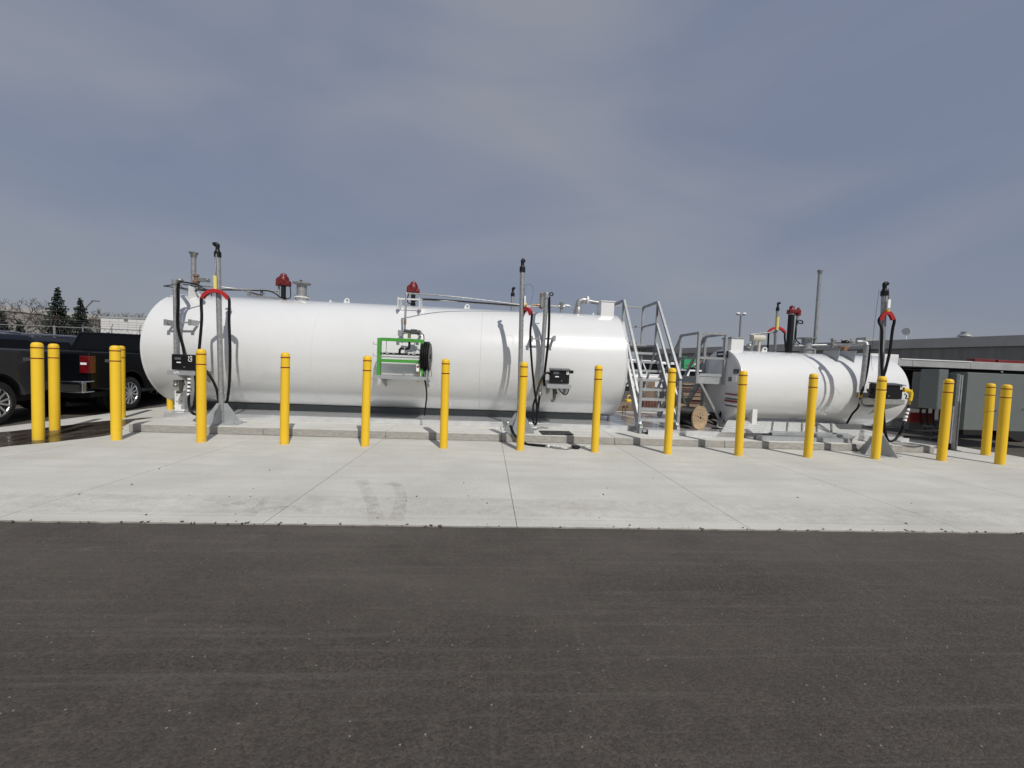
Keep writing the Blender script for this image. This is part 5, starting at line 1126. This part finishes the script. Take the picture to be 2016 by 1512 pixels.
def pickup(label, loc, rz, paint, cap=False):
    t = thing('pickup_truck', label, 'pickup truck', loc, rz, 'parked pickup trucks'); LOCAL[0] = True
    W = 1.98
    top = [(0.02, .60), (0, .75), (0, 1.34), (.04, 1.385), (1.95, 1.40), (4.15, 1.36), (5.35, 1.26), (5.68, 1.12), (5.75, .8), (5.72, .55)]
    side_body(top, [(1.27, .52, .42), (4.85, .52, .42)], .50, W, 5.6).build('body', paint, t, bevel=.035, seg=3)
    MB().box((.3, -.8, .38), (5.3, .8, .5)).build('chassis', 'under', t)
    cabin(t, (2.25, 4.45), (2.36, 3.65), 1.86, 1.56, 1.38, 1.90, paint, 2)
    if cap: cabin(t, (.02, 1.93), (.34, 1.93), 1.90, 1.62, 1.392, 1.87, paint, 2, name='bed_cap')
    else: MB().box((.08, -.82, 1.3), (1.9, .82, 1.402)).build('bed_liner', 'under', t)
    m_ = MB(); m_.box((-.012, -.80, .78), (0, .80, 1.34)); tg = m_.build('tailgate', paint, t, bevel=.008)
    MB().box((-.03, -.12, 1.18), (-.013, .12, 1.26)).build('handle', 'under', tg)
    for s in (-1, 1):
        m_ = MB(); m_.box((-.03, .825*s, .93), (.15, (W/2+.010)*s, 1.30)); tl_ = m_.build('tail_lamp', 'lamp', t, bevel=.012)
        MB().box((-.036, .85*s, 1.11), (-.03, .955*s, 1.155)).build('reversing_lamp', 'lampw', tl_)
    m_ = MB(); m_.box((-.20, -.52, .52), (-.02, .52, .76)); bu = m_.build('rear_bumper', 'chrome' if paint == 'carblack' else paint, t, bevel=.02)
    for s in (-1, 1):
        m_ = MB(); ring = [(-.14, .99), (-.205, .93), (-.205, .55), (-.14, .5)]
        for zz_ in (.52, .74): m_.box((-.205, .50*s, zz_), (.12, 1.0*s, zz_+.03))
        m_.box((-.205, .94*s, .551), (-.10, 1.0*s, .739)); m_.box((-.205, .50*s, .551), (.0, .56*s, .739)); m_.build('bumper_corner', 'chrome', bu, bevel=.02, seg=3)
        MB().box((-.15, .561*s, .555), (.15, .938*s, .735)).build('step_recess', 'under', bu)
    for s in (-1, 1):
        for x in (2.95, 3.85): MB().box((x-.55, (W/2+.002)*s, 1.22), (x-.35, (W/2+.03)*s, 1.26)).build('door_handle', paint, t)
        for x in (2.1, 3.1, 4.05): MB().box((x, (W/2-.001)*s, .6), (x+.01, (W/2+.0015)*s, 1.36)).build('door_seam', 'under', t)
        m_ = MB(); m_.box((1.7, (W/2-.1)*s, .43), (4.3, (W/2+.02)*s, .50)); m_.build('side_step', 'under', t)
        m_ = MB(); m_.box((.42, (W/2+.0005)*s, 1.17), (.78, (W/2+.002)*s, 1.235)); m_.build('badge', 'decalg', t)
        m_ = MB(); m_.box((3.95, (W/2+.05)*s, 1.38), (4.1, (W/2+.24)*s, 1.56)); m_.build('mirror', paint, t, bevel=.03)
        MB().box((5.55, .62*s, .92), (5.765, .95*s, 1.12)).build('headlamp', 'lampw', t, bevel=.02)
        for x in (1.27, 4.85): wheel(t, (x, (W/2-.15)*s, .41), .41, .27, s)
        for x in (1.27, 4.85): MB().lathe((x, (W/2-.42)*s, .42), (0, s, 0), [(.5, 0), (.52, .01), (.52, .16), (.505, .17)], 24).build('arch_liner', 'under', t)
    LOCAL[0] = False; return t
hd = R(101)
wl = Vector((-8.85, 3.51, 0)); fwd = Vector((math.cos(hd), math.sin(hd), 0)); rgt = Vector((math.sin(hd), -math.cos(hd), 0))
pos = wl-fwd*1.27-rgt*.84
pickup('black pickup truck with red tail lamp and chrome rear bumper beside the long tank', (pos.x, pos.y, -.012), hd, 'carblack', False)
hg = R(-76); wl = Vector((-8.86, .93, 0)); fwd = Vector((math.cos(hg), math.sin(hg), 0)); lft = Vector((-math.sin(hg), math.cos(hg), 0))
pos = wl-fwd*1.27-lft*.84
pickup('dark grey pickup truck cut off by the left edge beside the puddle', (pos.x, pos.y, -.012), hg, 'cargrey', False)
def car(label, loc, rz, paint, kind='suv', name='parked_car', rails=None):
    t = thing(name, label, 'car' if kind != 'van' else 'van', loc, rz, 'parked cars and vans behind'); LOCAL[0] = True
    H, W, Ln = {'suv': (1.74, 1.9, 4.7), 'sedan': (1.46, 1.84, 4.7), 'bigsuv': (1.93, 2.02, 5.4), 'van': (2.3, 2.0, 5.6)}[kind]
    zb = {'van': 1.15, 'bigsuv': 1.12}.get(kind, .98)
    top = [(0, .5), (-.02, .8), (.05, zb), (Ln-1.3, zb), (Ln-.2, zb-.14), (Ln, .72), (Ln-.02, .4)]
    side_body(top, [(.95, .40, .35), (Ln-.95, .40, .35)], .3, W, Ln-.1).build('body', paint, t, bevel=.06, seg=3)
    MB().box((.4, -W/2+.1, .2), (Ln-.4, W/2-.1, .3)).build('chassis', 'under', t)
    if kind == 'van': cabin(t, (.02, Ln-.95), (.08, Ln-1.7), W-.04, W-.25, zb-.02, H, paint, 3)
    elif kind == 'bigsuv': cabin(t, (.02, Ln-1.35), (.17, Ln-2.0), W-.06, W-.26, zb-.02, H, paint, 3)
    elif kind == 'suv': cabin(t, (.05, Ln-1.15), (.45, Ln-2.0), W-.06, W-.46, zb-.02, H, paint, 3)
    else: cabin(t, (.5, Ln-1.2), (1.15, Ln-2.1), W-.06, W-.5, zb-.02, H, paint, 2)
    for s in (-1, 1):
        for x in (.95, Ln-.95): wheel(t, (x, (W/2-.12)*s, .34), .34, .22, s, 5)
        MB().box((-.04, .55*s, .78), (.12, .9*s, .94)).build('tail_lamp', 'lamp', t, bevel=.02)
        if rails: MB().tube([(.7, .66*s, H-.01), (.85, .67*s, H+.055), (Ln-2.3, .67*s, H+.055), (Ln-2.1, .66*s, H)], .02, 8).build('roof_rail', rails, t)
        MB().box((Ln-1.75, (W/2)*s, zb+.02), (Ln-1.6, (W/2+.16)*s, zb+.16)).build('mirror', paint, t, bevel=.03)
    LOCAL[0] = False; return t
car('dark navy sports utility car with silver roof rails parked behind the grey pickup', (-13.4, 1.9, -.012), R(62), 'carnavy', 'suv', rails='chrome')
car('dark car with silver roof rails, its roof showing between the two pickups', (-13.7, 4.3, -.012), R(47), 'carnavy', 'suv', rails='chrome')
car('grey car with only its roof showing in the farther parking row', (-19.5, 9.0, -.012), R(100), 'cargrey', 'suv')
a = A(1270, 735, 22); car('white van far behind, seen through the access stairs', (a.x-3.2, 22, -.012), 0, 'carwhite', 'van', 'parked_van')
a = A(1330, 735, 22); car('white car far behind, between the stairs and the work platform', (a.x+.4, 22.5, -.012), R(8), 'carwhite', 'suv')
a = A(1400, 735, 25); car('white van far behind the work platform', (a.x-1.5, 25, -.012), R(180), 'carwhite', 'van', 'parked_van')

# ================================================================== CLUTTER BEHIND THE PLATFORM
gt = MB(); a = [A(1347, 702, 6.0), A(1372, 705, 6.0), A(1366, 722, 5.6), A(1347, 727, 5.6)]
gt.prism(a, (.03, .5, .05)); tag(gt.build('green_sheet', 'tarp', bevel=.01), 'bright green sheet propped behind the work platform', 'sheet')
lp = thing('lumber_stack', 'stack of brown planks and boards behind the work platform', 'lumber', (7.0, 5.6, 0)); random.seed(5)
c0 = A(1372, 735, 5.4)
for i in range(9):
    z = .1+.12*i; m_ = MB(); m_.box((c0.x-.5+random.uniform(-.2, .2), 5.4+random.uniform(0, .1), z), (c0.x+1.3+random.uniform(-.3, .3), 5.9, z+.1)); m_.build('board', 'lumber' if i % 3 else 'brick', lp)
for i, (p1_, p2_) in enumerate((((1352, 720), (1372, 712)), ((1366, 724), (1392, 700)))): MB().bar(A(*p1_, 5.35), A(*p2_, 5.35), .1, .04).build('loose_board', 'lumber', lp)
pal = thing('brick_pallet', 'pallet of dark red bricks seen through the lower stair treads', 'bricks', A(1280, 800, 5.6))
c0 = A(1266, 800, 5.6); c1 = A(1296, 786, 5.6)
for i in range(5): MB().box((c0.x+(c1.x-c0.x)*i/5+.01, 5.6, .16), (c0.x+(c1.x-c0.x)*(i+1)/5-.01, 5.9, c1.z-.02*(i % 2))).build('brick_stack', 'brick', pal)
MB().box((c0.x-.1, 5.58, .02), (c1.x+.1, 5.95, .15)).build('pallet', 'lumber', pal)
pal2 = thing('crate', 'tall brown wooden crate seen through the upper stair treads', 'crate', A(1280, 770, 6.5))
c0, c1 = A(1268, 782, 6.5), A(1290, 748, 6.5); MB().box((c0.x, 6.5, .0), (c1.x, 7.1, c1.z)).build('box', 'lumber', pal2); m_ = MB()
for x in (c0.x+.1, (c0.x+c1.x)/2, c1.x-.1): m_.box((x-.04, 6.48, .05), (x+.04, 6.499, c1.z-.02))
m_.build('batten', 'lumber', pal2)
bar = thing('concrete_barrier', 'row of grey concrete blocks behind the work platform', 'barrier', (6, 7.0, 0))
a, b = A(1300, 760, 7.0), A(1430, 765, 7.0); n = 4
for i in range(n): 
    m_ = MB(); m_.prism([(a.x+(b.x-a.x)*i/n+.02, 6.8, 0), (a.x+(b.x-a.x)*i/n+.02, 6.95, .45), (a.x+(b.x-a.x)*i/n+.02, 6.98, .85), (a.x+(b.x-a.x)*i/n+.02, 7.22, .85), (a.x+(b.x-a.x)*i/n+.02, 7.25, .45), (a.x+(b.x-a.x)*i/n+.02, 7.4, 0)], ((b.x-a.x)/n-.04, 0, 0)); m_.build('block', 'plinth', bar)
yj = thing('yellow_can', 'yellow fuel can on the ground under the right end of the large tank', 'can', A(1241, 812, 4.6))
q = A(1241, 806, 4.6); MB().box((q.x-.12, 4.6, .245), (q.x+.14, 4.85, .58)).build('body', 'yellow2', yj, bevel=.03); MB().tube([(q.x-.05, 4.72, .58), (q.x-.05, 4.72, .68), (q.x+.08, 4.72, .68), (q.x+.08, 4.72, .58)], .018, 8).build('handle', 'yellow2', yj)
m_ = MB(); q = A(1228, 815, 4.2); m_.prism([(q.x-.45, 4.4, .246), (q.x+.45, 4.4, .246), (q.x+.4, 4.4, .52), (q.x+.15, 4.4, .50), (q.x-.35, 4.4, .30)], (0, .4, 0)); tag(m_.build('timber_offcut', 'lumber', bevel=.02), 'brown timber wedge on the deck beyond the right end of the large tank', 'timber')
m_ = MB(); 
for px in (1226, 1231): m_.cyl(A(px, 824, 3.9), A(px, 800, 3.9), .014, n=8)
m_.bar(A(1225, 801, 3.9), A(1236, 801, 3.9), .05, .05); tag(m_.build('jack_stand', 'rusty'), 'small rusty stand beside the timber under the large tank end', 'stand')
dr = thing('steel_drum', 'brown drum half hidden behind the spool and the stair bollard', 'drum', A(1338, 815, 2.6))
q = A(1339, 810, 2.6); MB().lathe((q.x, 2.6, .245), (0, 0, 1), [(.2, 0), (.2, .18), (.208, .19), (.2, .2), (.2, .38), (.208, .39), (.2, .4), (.2, .56), (.19, .57)], 28).build('body', mat('drum_tan', (.28, .22, .13), .6, 0, .3, 6), dr)

# ================================================================== BACKGROUND BUILDINGS
def wall_building(label, p0, p1, H, base_h, mats, parapet, depth=18):
    t = thing('building', label, 'building', (p0.x, p0.y, 0)); d = Vector((p1.x-p0.x, p1.y-p0.y, 0)); nrm = Vector((d.y, -d.x, 0)).normalized(); back = -nrm*depth
    if back.y < 0: back = -back
    a, b = Vector((p0.x, p0.y, 0)), Vector((p1.x, p1.y, 0))
    def P(u, z, off=0): return a+(b-a)*u+Vector((0, 0, z))-back.normalized()*off
    MB().prism([P(0, -.01), P(1, -.01), P(1, H-parapet), P(0, H-parapet)], back).build('wall', mats[0], t)
    m = MB(); m.prism([P(0, H-parapet+.002, .15), P(1, H-parapet+.002, .15), P(1, H, .15), P(0, H, .15)], back*1.02); m.build('parapet', mats[1], t)
    return t, P
# long grey building at the right
def plan(px, depth): d = ray(px, 740); d = Vector((d.x, d.y, 0)); return Vector((CAM.x, CAM.y, 0))+d*(depth/_f.dot(d) if _f.dot(d) else 1)
HB = 5.0
def dist(px, py):      # depth at which a wall of height HB tops out on this pixel
    d = ray(px, py); k = (HB-CAM.z)/d.z; return CAM+d*k
pR, pL = dist(2016, 659.5), dist(1330, 686)
ext = (pR-pL)*.25
rb_, Pw = wall_building('long low grey panelled building behind the small tank and trailer', pL-(pR-pL)*.25, pR+ext, HB, 0, ('bldg', 'bldgt'), .75, 30)
def roof_at(px, off=2.0):
    # point on the parapet line under this pixel
    for k in range(400):
        u = k/400; p = (pL-(pR-pL)*.25).lerp(pR+ext, u)
        v = p-CAM; x = 1008+FPX*v.dot(_r)/v.dot(_f)
        if x > px: return Vector((p.x, p.y, HB))+Vector((0, off, 0))
    return Vector((pR.x, pR.y+off, HB))
for px, s in ((1697, .34), (1936, .5), (1722, .25)):
    q = roof_at(px, 1.2); MB().lathe(q+Vector((0, 0, -.1)), (0, 0, 1), [(s*.5, 0), (s*.5, .35*s), (s*.85, .4*s), (s*.6, .75*s), (s*.45, .8*s), (s*.45, 1.1*s), (.05, 1.15*s)], 18).build('roof_vent', 'galv', rb_)
q = roof_at(1735, 1.6); MB().box(q+Vector((.2, 0, 0)), q+Vector((1.2, 1, .42))).build('rooftop_unit', 'galv', rb_)
q = roof_at(1805, .9); m_ = MB(); m_.lathe(q+Vector((0, 0, .65)), (-.93, -.2, .2), [(.02, 0), (.2, .03), (.36, .09), (.35, .1), (.02, .02)], 20); m_.cyl(q, q+Vector((0, 0, .65)), .04, n=8); m_.build('satellite_dish', 'white2', rb_)
# tan building behind the trees at the left
q0, q1 = A(-120, 588, 62), A(205, 626, 82)
lb_, Pw2 = wall_building('large tan flat-roofed building behind the bare trees at the left', Vector((q0.x, q0.y, 0)), Vector((q1.x, q1.y, 0)), q0.z, 0, ('bldgl', 'bldgt'), .9, 40)
# white trailer
q0, q1 = A(198, 622, 21.5), A(330, 634, 20.5); tr_ = thing('box_trailer', 'white box trailer standing beyond the fence behind the black pickup', 'trailer', (q0.x, 21.5, 0)); zt = q0.z
m_ = MB(); m_.box((q0.x, 21.5, 1.1), (q0.x+14, 24.1, zt)); m_.build('body', 'trailer', tr_, bevel=.03)
m_ = MB(); m_.box((q0.x-.01, 21.47, zt-.12), (q0.x+14, 21.499, zt+.01)); m_.box((q0.x-.01, 21.47, 1.1), (q0.x+14, 21.499, 1.25)); m_.build('rail', 'trailerg', tr_)
m_ = MB()
for i in range(24): m_.box((q0.x+.58*i, 21.492, 1.26), (q0.x+.58*i+.015, 21.499, zt-.13))
m_.build('panel_seam', 'trailerg', tr_)
m_ = MB(); m_.box((q0.x+1.5, 21.485, zt-.3), (q0.x+1.75, 21.498, zt-.14)); m_.box((q0.x+.4, 21.485, zt-1.25), (q0.x+.6, 21.498, zt-1.08)); m_.build('marker', 'decalg', tr_)
m_ = MB()
for x in (2.0, 3.3): m_.lathe((q0.x+x, 21.6, .5), (0, 1, 0), [(.2, 0), (.48, .01), (.5, .04), (.5, .28), (.2, .3)], 20)
m_.build('wheel', 'tyre', tr_)

# chain-link fence with barbed-wire arms
fe = thing('chain_link_fence', 'chain link fence with barbed wire arms behind the parked cars', 'fence', (-24, 12.5, 0))
fy_ = 12.2; pl_, pr_ = A(-60, 641, fy_), A(330, 653, fy_); ztop = A(150, 645, fy_).z
m_ = MB(); m_.tube([(pl_.x, fy_, ztop), (pr_.x, fy_, ztop)], .02, 8, 0); m_.build('top_rail', 'galvpipe', fe)
m_ = MB(); nw = int((pr_.x-pl_.x)/.24)
for i in range(nw):
    x = pl_.x+i*.24
    for s in (-1, 1): m_.bar((x, fy_+.01*s, .05), (x+s*ztop*.55, fy_+.01*s, ztop), .006, .006)
m_.build('wire_mesh', 'mesh', fe)
x = pl_.x+.4
pxs = [-20, 52, 107, 163, 220, 275, 318]
for px in pxs:
    x = A(px, 650, fy_).x; m_ = MB(); m_.cyl((x, fy_, -.012), (x, fy_, ztop+.05), .022 if px != 107 else .04, n=10); m_.tube([(x, fy_, ztop), (x+.05, fy_-.05, ztop+.1), (x+.15, fy_-.1, ztop+.24)], .011, 6, 3); m_.build('post', 'galvpipe', fe)
m_ = MB()
for k_ in range(3): m_.tube([(pl_.x, fy_-.04*k_, ztop+.12+.1*k_), (pr_.x, fy_-.04*k_, ztop+.12+.1*k_)], .006, 5, 0)
m_.build('barbed_wire', 'mesh', fe)

# ================================================================== TREES
def spruce(label, base, H, rad, seed):
    random.seed(seed); t = thing('spruce_tree', label, 'tree', base, group='spruces beyond the fence'); b = Vector(base)
    MB().tube([b, b+Vector((0, 0, H*.5)), b+Vector((0, 0, H*.98))], H*.016, 8, 3, taper=.02).build('trunk', 'bark', t)
    m = MB(); tiers = int(H*4.2)
    for k in range(tiers):
        u = k/(tiers-1); z = H*(.07+.92*u); L0 = rad*((1-u)**.82)*1.02+.10; nb = max(6, int(16*(1-u)+6))
        for j in range(nb):
            a = 2*PI*(j+random.random()*.8)/nb+k*1.3; Lb = L0*random.uniform(.62, 1.14); dz = -.20*Lb+random.uniform(-.05, .05)
            d = Vector((math.cos(a), math.sin(a), 0)); side = Vector((-d.y, d.x, 0)); p = b+Vector((0, 0, z+random.uniform(-.12, .12)))
            ns = max(3, int(Lb*4))
            for s in range(ns):
                v = (s+.5)/ns; c = p+d*Lb*v+Vector((0, 0, dz*v+.18*Lb*v*v)); ww = Lb*.30*(1.05-v)+.07
                for sg in (-1, 1):
                    tip = c+side*sg*ww+d*ww*.8+Vector((0, 0, -.10*ww-random.uniform(0, .08))); q = c+d*.10
                    m.add([c, q, tip+Vector((0, 0, -.03)), tip-d*.09], [(0, 1, 2, 3)])
                m.add([c+Vector((0, 0, .03)), c+d*Lb/ns*1.1+Vector((0, 0, .02)), c+d*Lb/ns*.6+Vector((random.uniform(-.05, .05), random.uniform(-.05, .05), -.16-.1*random.random()))], [(0, 1, 2)])
    m.add([b+Vector((-.05, 0, H*.97)), b+Vector((.05, 0, H*.97)), b+Vector((0, 0, H*1.02))], [(0, 1, 2)])
    m.build('crown', 'needle', t, ang=180); return t
def spr(px, pt, y, wid_px, label, seed):
    a = A(px, pt, y); H = a.z; w_ = (A(px+wid_px/2, 640, y).x-A(px-wid_px/2, 640, y).x)/2; spruce(label, (a.x, y, -.012), H, w_, seed)
spr(113, 566, 30, 62, 'tall dark spruce, larger of the two beyond the fence', 11)
spr(158, 587, 31, 56, 'shorter dark spruce just right of the tall spruce', 12)
spr(39, 630, 27, 26, 'small young spruce under the bare trees', 13)
spr(3, 612, 26, 48, 'spruce cut by the left edge of the view', 14)
def bare_tree(label, base, H, seed, spread=1.0, lean=0):
    random.seed(seed); t = thing('bare_tree', label, 'tree', base, group='bare trees beyond the fence'); b = Vector(base); tr = MB(); cr_ = MB()
    def grow(p, d, L, r, lev):
        q = p+d*L; mid = p.lerp(q, .5)+Vector((random.uniform(-.06, .06), random.uniform(-.06, .06), 0))*L
        (tr if lev < 2 else cr_).tube([p, mid, q], r, 6 if lev < 2 else 3, 2, taper=max(r*.64, .008))
        if lev >= 6: return
        n = 2 if lev in (0, 2, 4) else 3
        for i in range(n):
            e = Vector((random.gauss(0, 1), random.gauss(0, 1), random.gauss(.25, .55))).normalized()
            nd = (d*.75+e*.75*spread).normalized()
            if nd.z < -.1: nd.z = .1; nd.normalize()
            grow(p.lerp(q, random.uniform(.6, 1.0)), nd, L*random.uniform(.66, .86), max(r*.62, .011), lev+1)
    d0 = Vector((lean, 0, 1)).normalized(); grow(b, d0, H*.26, H*.021, 0)
    k = (H-b.z)/(max(v[2] for v in cr_.v)-b.z)
    for mb in (tr, cr_): mb.v = [(b.x+(v[0]-b.x)*(1+(k-1)*.75), b.y+(v[1]-b.y)*(1+(k-1)*.75), b.z+(v[2]-b.z)*k) for v in mb.v]
    tr.build('trunk', 'bark', t); cr_.build('crown', 'twig', t, ang=180); return t
for px, pt, y, l, sd, sp_ in ((68, 590, 28, 'bare spreading tree with a forked trunk left of the tall spruce', 21, 1.15), (22, 592, 34, 'bare leafless tree at the far left before the tan building', 22, 1.0), (186, 607, 36, 'small bare tree between the short spruce and the white trailer', 23, 1.0), (212, 612, 40, 'bare tree crown rising behind the left end of the white trailer', 24, 1.0), (262, 616, 42, 'bare tree top above the roof of the white trailer, next to the tank', 25, 1.0)):
    a = A(px, pt, y); bare_tree(l, (a.x, y, -.012), a.z*1.02, sd, sp_)

# ================================================================== LAMP POSTS
q = A(1460, 617, 30); q0 = A(1456, 690, 30); lp_ = thing('street_lamp', 'twin-headed white lamp post far behind the small tank', 'street lamp', (q.x-.1, 30, 0))
MB().cyl((q.x-.05, 30, 0), (q.x-.05, 30, q.z-.15), .09, n=10).build('pole', 'steel', lp_)
for s in (-1, 1): m_ = MB(); m_.ball((q.x-.05+s*.32, 30, q.z-.05), .2, n=12, sz=.75); m_.build('lamp_head', 'lampwht', lp_); MB().bar((q.x-.05, 30, q.z-.2), (q.x-.05+s*.3, 30, q.z-.15), .05, .05).build('arm', 'steel', lp_)
q = A(183, 592, 45); lp2 = thing('street_lamp', 'curved-arm street lamp rising behind the short spruce', 'street lamp', (A(166, 640, 45).x, 45, 0))
x0 = A(166, 640, 45).x; MB().tube([(x0, 45, 0), (x0, 45, q.z-2.2), (x0+.2, 45, q.z-1.0), (x0+.8, 45, q.z-.25), (q.x, 45, q.z)], .07, 8, 6).build('pole', 'galvpipe', lp2); MB().box((q.x-.1, 44.9, q.z-.08), (q.x+.75, 45.1, q.z+.06)).build('lamp_head', 'steel', lp2, bevel=.03)

# ================================================================== SMALL DEBRIS
random.seed(9); m_ = MB()
for i in range(70):
    x = random.uniform(-4.2, 5.2); y = PY0+random.choice((random.uniform(-.03, .05), random.uniform(-.02, .02), random.uniform(.05, 1.6)))
    r_ = random.uniform(.004, .011); m_.ball((x, y, r_*.45), r_, 1, random.uniform(.7, 1.2), .7, 6, i, .5)
struct(m_.build('loose_pebbles', 'stone'), 'stuff')
m_ = MB(); random.seed(31)
for i in range(260):
    x = random.uniform(-4.1, 5.3); k_ = noise.noise(Vector((x*1.3, 0, 8)))
    if random.random() > .22+.9*k_: continue
    r_ = random.uniform(.004, .013); m_.ball((x, PY0+edge_noise(x)+random.gauss(.0, .012), r_*.3), r_, random.uniform(.8, 1.7), random.uniform(.6, 1.1), .55, 6, i, .7)
struct(m_.build('asphalt_crumbs', 'asphalt'), 'stuff')
